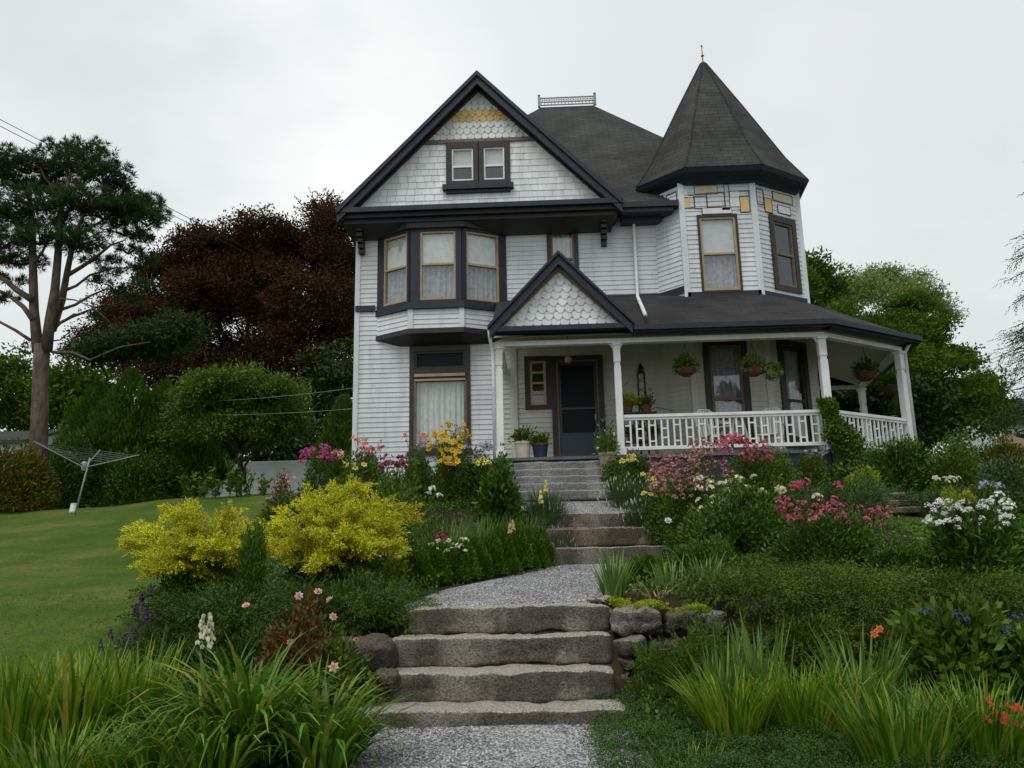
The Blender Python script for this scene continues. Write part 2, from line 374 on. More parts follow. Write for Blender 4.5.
# ---------------------------------------------------------------- foliage library
def nrm(a):
    return a/np.maximum(np.linalg.norm(a, axis=-1, keepdims=True), 1e-9)
def rdir(n):
    return nrm(RNG.normal(size=(n, 3)))
def perp(D, R=None):
    R = rdir(len(D)) if R is None else R
    return nrm(np.cross(D, R))
def U(a, b, n=None): return RNG.uniform(a, b, n)
class Cloud:
    def __init__(s): s.V = []; s.F = []; s.n = 0
    def leaves(s, P, D, ln, wd, Wd=None, fold=0.):
        n = len(P)
        if n == 0: return
        ln = np.broadcast_to(ln, (n,))[:, None]; wd = np.broadcast_to(wd, (n,))[:, None]
        W = perp(D) if Wd is None else Wd
        up = np.cross(W, D)
        a = P; c = P+D*ln; m = P+D*ln*.42
        b = m+W*wd*.5+up*fold*wd; d = m-W*wd*.5+up*fold*wd
        s.V.append(np.stack([a, b, c, d], 1).reshape(-1, 3)); s.F.append(np.arange(4*n)+s.n); s.n += 4*n
    def strips(s, C, W):
        """C (n,k,3) centre lines, W (n,k,3) half width vectors"""
        n, k = C.shape[:2]
        V = np.stack([C-W, C+W], 2).reshape(n, k*2, 3)
        i = np.arange(k-1)
        f = np.stack([2*i, 2*i+1, 2*i+3, 2*i+2], 1).ravel()
        Fi = (f[None, :]+(np.arange(n)*k*2)[:, None]).ravel()+s.n
        s.V.append(V.reshape(-1, 3)); s.F.append(Fi); s.n += n*k*2
    def blades(s, B, h, w, lean, droop, az=None, seg=5, twist=.5):
        n = len(B)
        az = U(0, 2*PI, n) if az is None else az
        h = np.broadcast_to(h, (n,)); w = np.broadcast_to(w, (n,)); lean = np.broadcast_to(lean, (n,)); droop = np.broadcast_to(droop, (n,))
        t = np.linspace(0, 1, seg+1)
        th = lean[:, None]+droop[:, None]*t[None]**1.6
        st = h[:, None]/seg
        dh = np.sin(th)*st; dz = np.cos(th)*st
        H = np.concatenate([np.zeros((n, 1)), np.cumsum(dh[:, :-1], 1)], 1); Z = np.concatenate([np.zeros((n, 1)), np.cumsum(dz[:, :-1], 1)], 1)
        C = np.stack([B[:, 0:1]+H*np.cos(az)[:, None], B[:, 1:2]+H*np.sin(az)[:, None], B[:, 2:3]+Z], 2)
        wa = az+PI/2+U(-twist, twist, n)
        prof = np.array([.75]+[1-.15*x for x in t[1:-1]]+[.06]) if seg > 2 else np.linspace(1, .06, seg+1)
        prof = np.minimum(prof, (1.03-t)**.6)
        Wv = np.stack([np.cos(wa), np.sin(wa), np.zeros(n)], 1)[:, None, :]*(w[:, None]*.5*prof[None])[:, :, None]
        s.strips(C, Wv)
    def fronds(s, B, D, ln, g, K, ll, lw, spread=.7, taper=.6, t0=.1, flat=None):
        """short leaves set along drooping shoots; returns points and tangents along them"""
        n = len(B); ln = np.broadcast_to(ln, (n,)); g = np.broadcast_to(g, (n,))
        t = (np.arange(K)+.5)/K
        T_ = nrm(D[:, None, :]+np.stack([np.zeros((n, K)), np.zeros((n, K)), -g[:, None]*t[None]], 2))
        P = B[:, None, :]+np.cumsum(T_*(ln[:, None, None]/K), 1)
        if ll is not None:
            m = t >= t0
            Pf = P[:, m].reshape(-1, 3); Tf = T_[:, m].reshape(-1, 3)
            q = perp(Tf)
            if flat is not None:
                side = nrm(np.cross(Tf, np.array([0, 0, 1.]))); q = nrm(side*np.where(RNG.random(len(Tf)) < .5, 1, -1)[:, None]+q*flat)
            sp = U(spread*.6, spread*1.3, len(Tf))[:, None]
            d = nrm(Tf*np.cos(sp)+q*np.sin(sp))
            sc_ = np.tile(1-taper*t[m], n)*U(.7, 1.2, len(Tf))
            s.leaves(Pf, d, ll*sc_, lw)
        return P, T_
    def build(s, name, m, parent=None, org=None):
        return mesh_np(name, np.concatenate(s.V), np.concatenate(s.F), 4, parent, m, org)
def lump(n, k=3.2, amp=.25):
    K = RNG.normal(size=(n, 3))*k; ph = U(0, 6.28, n)
    return lambda d: 1+amp*np.sin(d@K.T+ph).sum(1)/math.sqrt(n)*1.2
def hemi(n, low=-.15):
    d = rdir(n); bad = d[:, 2] < low; d[bad, 2] *= -1; return d
def ground(P): return np.stack([P[:, 0], P[:, 1], terr(P[:, 0], P[:, 1])], 1)
def disc(n, c, rx, ry, edge=False):
    a = U(0, 2*PI, n); r = np.sqrt(U(0 if not edge else .5, 1, n))
    return np.stack([c[0]+rx*r*np.cos(a), c[1]+ry*r*np.sin(a), np.full(n, c[2])], 1)
def bush_cloud(c, rx, ry, rz, n, ll, lw, clumps=40, cr=.3, up=.3, amp=.2, fill=.35, low=-.1):
    """leaf clumps over a lumpy dome plus leaves inside it"""
    cl = Cloud(); f0 = lump(6, 3, amp); f = lambda q: np.minimum(f0(q)/(1+amp*.6), 1.05); R = np.array([rx, ry, rz])
    d = hemi(clumps, low); cc = d*f(d)[:, None]*.82
    k = n//clumps
    P = np.repeat(cc, k, 0)+rdir(clumps*k)*(U(0, 1, clumps*k)**.5)[:, None]*cr
    d2 = hemi(int(n*fill), low); P2 = d2*f(d2)[:, None]*U(.3, .9, len(d2))[:, None]
    P = np.concatenate([P, P2]); 
    D = nrm(nrm(P)*.8+rdir(len(P))*.8+np.array([0, 0, up]))
    P = P*R+np.array(c)
    P[:, 2] = np.maximum(P[:, 2], c[2]+.01)
    cl.leaves(P, D, U(.7, 1.25, len(P))*ll, lw, fold=.15)
    return cl
def stems(P0, tips, r, m, parent, name='stem', n=4, sag=.0):
    mb = MB()
    for q in tips:
        mid = (np.array(P0)+np.array(q))/2+np.array([U(-.04, .04), U(-.04, .04), sag])
        a = np.array(P0)+np.array([U(-.05, .05), U(-.05, .05), 0])
        mb.tube([a, mid, q], [r, r*.8, r*.5], n)
    return mb.build(name, m, parent)
def shrub(name, label, cat, c, rx, ry, rz, n, ll, lw, leaf, group=None, **k):
    c = np.array(c, float); t = thing(name, label, cat, c, group)
    cl = bush_cloud(c, rx, ry, rz, n, ll, lw, **k); cl.build('foliage', leaf, t)
    d = hemi(7, .2); stems(c, c+d*np.array([rx, ry, rz])*.6, max(.006, rz*.02), M['twig'], t)
    return t
# --- flower heads (each adds petals to a cloud)
def floret(cl, P, r, axis=None, n=5, cup=.35):
    m = len(P); A = nrm((np.array([0, -.35, .8]) if axis is None else axis)+rdir(m)*.45)
    X = perp(A); Y = np.cross(A, X); r = np.broadcast_to(r, (m,))
    a0 = U(0, 6.28, m)
    for k in range(n):
        a = a0+2*PI*k/n
        D = nrm(X*np.cos(a)[:, None]+Y*np.sin(a)[:, None]+A*cup)
        cl.leaves(P, D, r, r*.95, np.cross(A, D), fold=.0)
def cluster(cl, c, r, n, fr, up=.3):
    d = hemi(n, -.2); P = np.array(c)+d*r*U(.75, 1, n)[:, None]
    floret(cl, P, U(.8, 1.2, n)*fr, nrm(d+np.array([0, -.2, up])))
def lily(cl, c, r):
    A = nrm(np.array([[U(-.6, .6), U(-1, -.1), U(.2, .9)]])); X = perp(A); Y = np.cross(A, X)
    for k in range(6):
        a = 2*PI*k/6+.2
        for seg in range(2):
            D0 = nrm(X*math.cos(a)+Y*math.sin(a)+A*(1.6 if seg == 0 else .15))
            if seg == 0: p = np.array([c]); q = p+D0*r*.6; cl.leaves(p, D0, r*.75, r*.4, np.cross(A, D0))
            else: cl.leaves(q-D0*.15*r, D0, r*.7, r*.5, np.cross(A, D0))
def rose(cl, c, r):
    A = nrm(np.array([[U(-.5, .5), U(-1, -.2), U(.2, .8)]])); X = perp(A); Y = np.cross(A, X)
    for ring, (cup, k, sc_) in enumerate(((.25, 7, 1), (.8, 6, .85), (1.8, 5, .7), (4, 4, .6))):
        for j in range(k):
            a = 2*PI*j/k+ring*.5
            D = nrm(X*math.cos(a)+Y*math.sin(a)+A*cup); cl.leaves(np.array([c])+A*r*.05*ring, D, r*sc_, r*.95, np.cross(A, D), fold=.1)
def spike(cl, c, h, r, n, fr):
    t = U(0, 1, n); a = U(0, 6.28, n)
    P = np.array(c)+np.stack([np.cos(a)*r*(1-.7*t), np.sin(a)*r*(1-.7*t), t*h], 1)
    floret(cl, P, fr*(1.1-.5*t), nrm(np.stack([np.cos(a), np.sin(a), np.full(n, .3)], 1)), 4)
def bell(cl, c, h, r, n, fr):
    t = U(0, 1, n); a = U(0, 6.28, n)
    P = np.array(c)+np.stack([np.cos(a)*r*(1-.6*t), np.sin(a)*r*(1-.6*t), t*h], 1)
    for k in range(4): cl.leaves(P, nrm(np.array([0, 0, -1.])+rdir(n)*.45), fr, fr*.7)
def curved_stems(pts, base, r, m, parent, name='stem'):
    mb = MB()
    for p in pts:
        b = np.array(base)+np.array([U(-.06, .06), U(-.06, .06), 0]); p = np.array(p)
        mid = b*.4+p*.6; mid[2] = b[2]+(p[2]-b[2])*.7; mid[:2] = b[:2]+(p[:2]-b[:2])*.45
        mb.tube([b, mid, p], [r, r*.85, r*.6], 4)
    return mb.build(name, m, parent)
def strap_clump(name, label, cat, c, n, h, w, leaf, lean=(.05, .5), droop=(.3, 1.6), r=.2, group=None, az=None, seg=6):
    c = np.array([c[0], c[1], T(c[0], c[1])]) if len(c) == 2 else np.array(c, float)
    t = thing(name, label, cat, c, group)
    cl = Cloud(); B = disc(n, c, r, r); B[:, 2] -= .02
    out = np.arctan2(B[:, 1]-c[1], B[:, 0]-c[0])+U(-.7, .7, n)
    cl.blades(B, h*U(.6, 1.1, n), w*U(.7, 1.2, n), U(*lean, n), U(*droop, n), out if az is None else U(*az, n), seg)
    cl.build('foliage', leaf, t)
    return t
def heads_on(t, c, spots, kind, m, r, one=False, stem=None, sr=.004, name='bloom'):
    """blooms at spots: single objects when few, one mass when many"""
    c = np.array(c)
    def put(cl, p):
        if kind == 'lily': lily(cl, p, r)
        elif kind == 'rose': rose(cl, p, r)
        elif kind == 'cluster': cluster(cl, p, r, 26, r*.28)
        elif kind == 'small': cluster(cl, p, r, 8, r*.6)
        elif kind == 'daisy': floret(cl, np.array([p]), r, None, 8, .1)
        elif kind == 'spike': spike(cl, p, r*6, r, 60, r*.5)
    if one or len(spots) > 60:
        cl = Cloud()
        for p in spots: put(cl, np.array(p))
        o = cl.build(name+'s' if not name.endswith('s') else name, m, t)
        if len(spots) > 60: o['kind'] = 'stuff'
    else:
        for p in spots:
            cl = Cloud(); put(cl, np.array(p)); cl.build(name, m, t)
    if stem is not None: curved_stems(spots, c, sr, stem, t)
# --- branches for trees
def limb(mb, a, b, r0, r1, wob=.08, k=5, n=6, sag=0.):
    a = np.array(a, float); b = np.array(b, float); ln = np.linalg.norm(b-a)
    pts = [a]
    for i in range(1, k):
        t = i/k; p = a+(b-a)*t+RNG.normal(size=3)*ln*wob*.35; p[2] += sag*math.sin(PI*t)*ln; pts.append(p)
    pts.append(b)
    mb.tube(pts, [r0+(r1-r0)*i/k for i in range(k+1)], n)
    return pts
def crown_leaves(cl, lobes, nclump, per, cr, ll, lw, pad=.6, up=.2, shell=.55, low=-.6):
    """lobes: (c, (rx,ry,rz)) ellipsoids; leaf clumps through each lobe's outer part; returns clump centres"""
    C = []
    w = np.array([r[0]*r[2]+r[0]*r[1] for c, r in lobes]); w = w/w.sum()
    for (c, r), wi in zip(lobes, w):
        k = max(4, int(nclump*wi)); f = lump(5, 3.5, .22); d = rdir(k); d[d[:, 2] < low, 2] *= -.5
        rr = (U(shell**3, 1, k))**(1/3)
        C.append(np.array(c)+d*f(d)[:, None]*rr[:, None]*np.array(r))
    C = np.concatenate(C); n = len(C)
    s_ = U(.55, 1.3, n)*cr
    o = rdir(n*per)*(U(0, 1, n*per)**.45)[:, None]; o[:, 2] *= pad
    P = np.repeat(C, per, 0)+o*np.repeat(s_, per)[:, None]
    D = nrm(o+rdir(n*per)*.9+np.array([0, 0, up]))
    cl.leaves(P, D, U(.7, 1.3, len(P))*ll, lw, fold=.1)
    return C
def cone_tree(name, label, cat, c, r, h, n, leaf, ll=.14, lw=.05, group=None, nl=1):
    c = np.array(c, float); t = thing(name, label, cat, c, group)
    cl = Cloud(); f = lump(8, 5, .18)
    z = U(0, 1, n)**1.25; a = U(0, 2*PI, n)
    prof = np.minimum(1, (1-z)*1.9)**.8*np.minimum(1, .75+z*2)
    d = np.stack([np.cos(a), np.sin(a), z*3], 1)
    rr = r*prof*f(d)*U(.72, 1.08, n)+.02
    P = np.stack([c[0]+np.cos(a)*rr, c[1]+np.sin(a)*rr, c[2]+z*h], 1)
    D = nrm(np.stack([np.cos(a)*.6, np.sin(a)*.6, np.full(n, 1.1)], 1)+rdir(n)*.45)
    cl.leaves(P, D, U(.7, 1.3, n)*ll, lw)
    cl.build('crown', leaf, t)
    mb = MB(); mb.tube([c+[0, 0, -.1], c+[0, 0, h*.9]], [r*.12+.03, .02], 6); mb.build('trunk', M['bark_dark'], t)
    return t
# --- stones
def rock(name, label, cat, c, size, mat_, seed, power=5., rough=.05, rz=0., group=None, div=26, parent=None, sub=2.2):
    c = np.array(c, float); s = np.array(size, float)/2
    k = div; g = np.linspace(-1, 1, k+1)
    vid = {}; V = []; Fc = []
    asp = s/s.max(); ks = [max(4, int(k*a**.8)) for a in asp]
    for ax in range(3):
        i1, i2 = [(1, 2), (2, 0), (0, 1)][ax]
        g1 = np.linspace(-1, 1, ks[i1]+1); g2 = np.linspace(-1, 1, ks[i2]+1)
        for sg in (-1, 1):
            ids = {}
            for i, x in enumerate(g1):
                for j, y in enumerate(g2):
                    p = [0, 0, 0]; p[ax] = sg; p[i1] = float(x); p[i2] = float(y)
                    key = tuple(round(q, 4) for q in p)
                    if key not in vid: vid[key] = len(V); V.append(p)
                    ids[i, j] = vid[key]
            for i in range(len(g1)-1):
                for j in range(len(g2)-1):
                    q = [ids[i, j], ids[i+1, j], ids[i+1, j+1], ids[i, j+1]]
                    Fc.append(q if sg > 0 else q[::-1])
    V = np.array(V, float)
    nn = (np.abs(V)**power).sum(1)**(1/power)
    V = V/nn[:, None]*s
    nr = nrm(V/s**2*s.min())
    out = np.empty(len(V))
    so = Vector((seed*7.3, seed*3.1, seed*1.7))
    for i, p in enumerate(V):
        q = Vector(p)
        out[i] = -abs(noise.noise(q*sub*1.6-so))*1.5-abs(noise.noise(q*sub*4.5-so))*.7+noise.noise(q*sub+so)*.8+noise.noise(q*sub*2.7+so)*.5+noise.noise(q*sub*7+so)*.22+noise.noise(q*sub*18+so)*.1
    V = V+nr*(out*rough)[:, None]
    ca, sa = math.cos(rz), math.sin(rz)
    V = np.stack([V[:, 0]*ca-V[:, 1]*sa, V[:, 0]*sa+V[:, 1]*ca, V[:, 2]], 1)+c
    o = mesh_np(name, V, np.array(Fc).ravel(), 4, parent, mat_, c-[0, 0, s[2]], True)
    return tag(o, label, cat, group)
# ---------------------------------------------------------------- the house
WY = 19.5; ZT = 9.75
HO = np.array([1.0, 21.5, 3.0])
H = thing('victorian_house', 'large pale grey Victorian house with navy trim, corner turret and wraparound porch', 'house', HO)
PR = .118
def siding(mb, fr, u0, u1, z0, z1, holes=(), lip=.019):
    k = 0; z = z0
    while z < z1-1e-4:
        zt = min(z+PR, z1)
        iv = [(u0, u1)]
        for a, b, c, d in holes:
            if c < (z+zt)/2 < d:
                nv = []
                for p, q in iv:
                    if b <= p or a >= q: nv.append((p, q)); continue
                    if a > p: nv.append((p, a))
                    if b < q: nv.append((b, q))
                iv = nv
        if RNG.random() < .55 and u1-u0 > 1.2:
            ct_ = RNG.uniform(u0+.2, u1-.2); iv = [r_ for p, q in iv for r_ in (((p, ct_-.003), (ct_+.003, q)) if p+.05 < ct_ < q-.05 else ((p, q),))]
        for p, q in iv:
            mb.face([fr.p(p, lip, z), fr.p(q, lip, z), fr.p(q, .002, zt), fr.p(p, .002, zt)])
            mb.face([fr.p(p, -.01, z), fr.p(q, -.01, z), fr.p(q, lip, z), fr.p(p, lip, z)])
            mb.face([fr.p(q, -.03, z), fr.p(p, -.03, z), fr.p(p, -.03, zt), fr.p(q, -.03, zt)])
        z = zt
def curtain(fr, u0, u1, z0, z1, n, name, m, par, amp=.02, fold=.09, gap=None):
    V = []; Fc = []; k = max(6, int((u1-u0)/fold*6))
    mb = MB(); top = []; bot = []
    for i in range(k+1):
        u = u0+(u1-u0)*i/k
        d = amp*math.sin(2*PI*i/6)+amp*.5*math.sin(i*.37+u0*3)
        top.append(fr.p(u, n+d*.6, z1)); bot.append(fr.p(u, n+d, z0))
    for i in range(k): mb.face([bot[i], bot[i+1], top[i+1], top[i]])
    return mb.build(name, m, par, smooth=True)
HOLES = {}
def window(fr, u0, u1, z0, z1, cas, sash, cur='lace', case=.11, sash_w=.055, mid=.5, sill=True, label=None, upper=None, lowdark=False, head=0):
    """outer casing spans u0..u1, z0..z1"""
    mb = MB(); w = case
    a0, a1, b0, b1 = u0+w, u1-w, z0+w, z1-w*1.2
    mb.fbox(fr, u0, a0, z0, z1, -.02, .055); mb.fbox(fr, a1, u1, z0, z1, -.02, .055)
    mb.fbox(fr, a0, a1, b1, z1, -.02, .058); mb.fbox(fr, a0, a1, z0, b0, -.02, .052)
    if head: mb.fbox(fr, u0-.04, u1+.04, z1, z1+head, -.0, .09)
    # jambs and dark room behind
    q = -.45
    for (x0, x1, y0, y1) in ((a0-.03, a0, b0, b1), (a1, a1+.03, b0, b1), (a0-.03, a1+.03, b1, b1+.03), (a0-.03, a1+.03, b0-.03, b0)):
        mb.fbox(fr, x0, x1, y0, y1, q, -.02)
    mb.fbox(fr, a0-.03, a1+.03, b0-.03, b1+.03, q-.02, q)
    wn = mb.build('window', cas, H)
    if label: wn['label'] = label
    s = MB(); t = sash_w; zm = b0+(b1-b0)*mid
    s.fbox(fr, a0, a0+t, b0, b1, -.05, .03); s.fbox(fr, a1-t, a1, b0, b1, -.05, .03)
    s.fbox(fr, a0+t, a1-t, b1-t, b1, -.05, .028); s.fbox(fr, a0+t, a1-t, b0, b0+t*1.3, -.05, .028)
    if mid > .01: s.fbox(fr, a0+t, a1-t, zm-.025, zm+.025, -.05, .026)
    s.build('sash', sash, wn)
    g = MB(); g.fbox(fr, a0+t*.5, a1-t*.5, b0+t*.5, b1-t*.5, -.02, -.014); g.build('pane', M['screen' if cas is sash and cur is None else 'glass'], wn)
    if sill:
        k = MB(); k.fbox(fr, u0-.05, u1+.05, z0-.07, z0, -.02, .11); k.build('sill', cas, wn)
    if cur: curtain(fr, a0+.01, a1-.01, (zm if lowdark else b0), b1, -.12, 'curtain', M[cur], wn, .035, .13)
    if upper:
        p = MB(); p.fbox(fr, a0+.005, a1-.005, zm, b1, -.065, -.06); p.build('roller_shade', M[upper], wn)
    HOLES.setdefault(id(fr), []).append((u0+.05, u1-.05, z0+.05, z1-.05))
    return wn
FR = Frame((-4.42, WY), (2.89, WY))          # main front wall
def fx(x): return x+4.42
TF = Frame((3.46, 18.93), (5.15, 18.93)); TR = Frame((5.15, 18.93), (6.42, 19.72)); TL = Frame((2.89, WY), (3.46, 18.93)); TS = Frame((6.42, 19.72), (6.5, 21.9))
BC = Frame((-3.01, 19.0), (-1.80, 19.0)); BL = Frame((-3.88, WY), (-3.01, 19.0)); BR = Frame((-1.80, 19.0), (-.77, WY))
# windows
window(FR, fx(-3.10), fx(-1.66), 4.15, 6.0, M['brown'], M['tan_shade'], 'curtain', .09, .07, 0, True, 'large single pane window with pale drapes under a stained glass transom')
tr = window(FR, fx(-3.10), fx(-1.66), 6.0, 6.70, M['brown'], M['brown'], None, .12, .05, 0, False, 'dark stained glass transom over the big window')
mb = MB(); mb.fbox(FR, fx(-2.98), fx(-1.78), 5.93, 6.0, .056, .09); mb.fbox(FR, fx(-2.98), fx(-1.78), 5.83, 5.88, .056, .07); mb.build('window_bar', M['tan'], H)
mb = MB(); mb.fbox(FR, fx(-2.95), fx(-1.81), 6.15, 6.55, -.06, -.04); mb.build('stained_glass', M['screen'], tr)
window(FR, fx(.24), fx(1.0), 7.9, 9.66, M['brown'], M['tan_shade'], 'curtain', .10, .045, .5, True, 'narrow upper sash window above the porch gable')
def sidelight():
    a, b, c, d = fx(-.38), fx(.24), 5.08, 6.36
    mb = MB(); mb.fbox(FR, a, a+.12, c, d, -.02, .06); mb.fbox(FR, b-.12, b, c, d, -.02, .06); mb.fbox(FR, a+.12, b-.12, d-.12, d, -.02, .058); mb.fbox(FR, a+.12, b-.12, c, c+.1, -.02, .057)
    mb.fbox(FR, a+.05, b-.05, c+.05, d-.05, -.3, -.28)
    w = mb.build('window', M['brown'], H); w['label'] = 'small four pane sidelight with tan muntins left of the door'
    s = MB(); a += .12; b -= .12; c += .1; d -= .12
    s.fbox(FR, a, a+.06, c, d, -.03, .035); s.fbox(FR, b-.06, b, c, d, -.03, .035)
    for k in range(5):
        z = c+(d-c-.05)*k/4; s.fbox(FR, a+.06, b-.06, z, z+.05, -.03, .032)
    s.build('sash', M['tan'], w)
    g = MB(); g.fbox(FR, a+.03, b-.03, c+.02, d-.02, -.02, -.014); g.build('pane', M['glass'], w)
    HOLES[id(FR)].append((fx(-.33), fx(.2), 5.1, 6.3))
sidelight()
# door
def door():
    a, b, z0, z1 = fx(.24), fx(1.46), 3.68, 6.34
    mb = MB(); mb.fbox(FR, a, a+.13, z0, z1, -.02, .07); mb.fbox(FR, b-.13, b, z0, z1, -.02, .07); mb.fbox(FR, a+.13, b-.13, z1-.12, z1, -.02, .068)
    mb.fbox(FR, a+.02, b-.02, z0, z1-.02, -.25, -.22)
    D = mb.build('door', M['brown'], H); D['label'] = 'front door behind a dark glazed blue grey storm door'
    mb = MB(); e = .035
    mb.fbox(FR, a+.13, a+.13+e, z0, z1-.12, .0, .085); mb.fbox(FR, b-.13-e, b-.13, z0, z1-.12, 0, .085); mb.fbox(FR, a+.13+e, b-.13-e, z1-.12-e, z1-.12, 0, .083)
    mb.build('door_frame', M['tan_shade'], D)
    a2, b2, zt = a+.175, b-.175, z1-.165
    mb = MB()
    mb.fbox(FR, a2, a2+.05, z0+.02, zt, 0, .05); mb.fbox(FR, b2-.05, b2, z0+.02, zt, 0, .05)
    mb.fbox(FR, a2+.05, b2-.05, zt-.06, zt, 0, .048); mb.fbox(FR, a2+.05, b2-.05, 5.05, 5.10, 0, .048); mb.fbox(FR, a2+.05, b2-.05, z0+.02, 4.50, 0, .047)
    mb.build('storm_door', M['doorblue'], D)
    mb = MB(); mb.fbox(FR, a2+.05, b2-.05, 4.50, 5.05, .01, .016); mb.fbox(FR, a2+.05, b2-.05, 5.10, zt-.06, .01, .016); mb.build('pane', M['screen'], D)
    mb = MB(); mb.fbox(FR, a2+.045, b2-.045, 4.4, zt-.06, -.02, -.01); mb.build('screen', M['screen'], D)
    mb = MB(); mb.fbox(FR, b2-.06, b2-.03, 4.78, 4.92, .05, .09); mb.build('handle', M['metal'], D)
    HOLES[id(FR)].append((a+.05, b-.05, z0-.3, z1-.05))
door()
# bay windows: navy posts with tan sashes
for fr, nm in ((BL, 'left angled sash window of the upper bay'), (BC, 'centre sash window of the upper bay'), (BR, 'right angled sash window of the upper bay')):
    Lf = fr.L; a = .16 if fr is BL else (.12 if fr is BC else .02)
    u0, u1 = (.14, Lf-.02) if fr is BL else ((.17, 1.13) if fr is BC else (.05, 1.0))
    window(fr, u0, u1, 7.62, 9.46, M['navy'], M['tan'], 'lace', .055, .045, .52, False, nm, upper='curtain')
    b_ = HOLES[id(fr)][0]
for fr in (BL, BC, BR):
    a, b, c, d = HOLES[id(fr)][0]
    for p, q in ((0, a), (b, fr.L)): mb = MB(); mb.fbox(fr, p, q, 7.6, 9.46, -.03, .04); mb.build('bay_post', M['navy'], H)
poly = [(-3.88, 19.48), (-3.01, 19.0), (-1.80, 19.0), (-.77, 19.48)]
def off(poly, d):   # push the bay outline out
    cx = sum(p[0] for p in poly)/len(poly)
    return [(p[0]+(d if p[0] > cx else -d)*(.6), p[1]-(d if i in (1, 2) else 0)) for i, p in enumerate(poly)]
mb = MB(); mb.prism(off(poly, .09), 7.46, 7.62); mb.build('belt_course', M['navy'], H)
for q in ((0, .48, 7.60, 7.74), (fx(-.70), fx(1.2), 7.56, 7.70)): mb = MB(); mb.fbox(FR, *q, -.01, .07); mb.build('belt_course', M['navy'], H)
mb = MB(); mb.prism(off(poly, .12), 9.46, 9.60); mb.build('bay_cornice', M['brown'], H)
sk = MB()
for fr in (BL, BC, BR): siding(sk, fr, 0, fr.L, 6.98, 7.46)
for x, y in poly[1:3]: cb = MB(); cb.box(x-.06, x+.06, y-.045, y+.05, 6.97, 7.46); cb.build('corner_board', M['siding'], H)
mb = MB(); p0 = [(-3.35, 19.49), (-2.95, 19.36), (-1.75, 19.36), (-1.2, 19.49)]
mb.prism(p0, 6.70, 6.86, off(poly, .02)); mb.prism(off(poly, .07), 6.86, 6.98)
mb.build('bay_bracket', M['brown'], H)
# tower windows
window(TF, .33, 1.27, 7.6, 9.53, M['brown'], M['tan'], 'lace', .05, .05, .5, False, 'turret sash window facing the garden', upper='shade')
window(TR, .44, 1.32, 7.72, 9.60, M['brown'], M['tan_shade'], None, .13, .05, .5, False, 'turret sash window on its angled right face')
window(TF, .24, 1.24, 4.05, 6.50, M['brown'], M['tan_shade'], 'lace', .14, .06, .42, True, 'tall porch window with net curtain beside the patio chairs')
window(TR, .32, 1.26, 4.05, 6.50, M['brown'], M['brown'], 'lace', .13, .06, .42, True, 'tall angled porch window behind the hanging basket')
# siding
for fr, z0, z1, u0, u1 in ((TF, 7.4, 10.45, 0, TF.L), (TR, 7.4, 10.45, 0, TR.L), (TS, 3.2, 10.45, 0, TS.L), (TL, 7.4, 10.45, 0, TL.L)):
    siding(sk, fr, u0, u1, z0, z1, HOLES.get(id(fr), []))
siding(sk, FR, 0, fx(-.90), 3.0, 7.6, HOLES[id(FR)]); siding(sk, FR, fx(-.90), FR.L, 7.0, 7.6, HOLES[id(FR)])
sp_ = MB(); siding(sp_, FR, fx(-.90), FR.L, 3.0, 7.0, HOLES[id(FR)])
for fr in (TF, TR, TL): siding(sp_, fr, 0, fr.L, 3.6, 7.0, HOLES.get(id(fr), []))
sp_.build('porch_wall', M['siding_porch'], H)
siding(sk, FR, 0, FR.L, 7.6, 9.9, HOLES[id(FR)]+[(fx(-3.86), fx(-.81), 7.6, 9.46)])
for fr in (Frame((-4.42, 29.5), (-4.42, WY)), Frame((6.5, 21.9), (6.5, 29.5)), Frame((6.5, 29.5), (-4.42, 29.5))):
    siding(sk, fr, 0, fr.L, 2.9, 9.95)
sk.build('clapboard_wall', M['siding'], H)
def cboard(m, *a):
    mb = MB(); mb.box(*a); mb.build('corner_board', M[m], H)
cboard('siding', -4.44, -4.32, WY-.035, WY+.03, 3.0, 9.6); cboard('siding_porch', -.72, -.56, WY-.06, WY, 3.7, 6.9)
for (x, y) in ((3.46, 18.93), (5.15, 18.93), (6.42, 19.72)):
    cboard('siding', x-.07, x+.07, y-.04, y+.06, 7.4, 10.4); cboard('siding_porch', x-.07, x+.07, y-.04, y+.06, 3.7, 6.95)
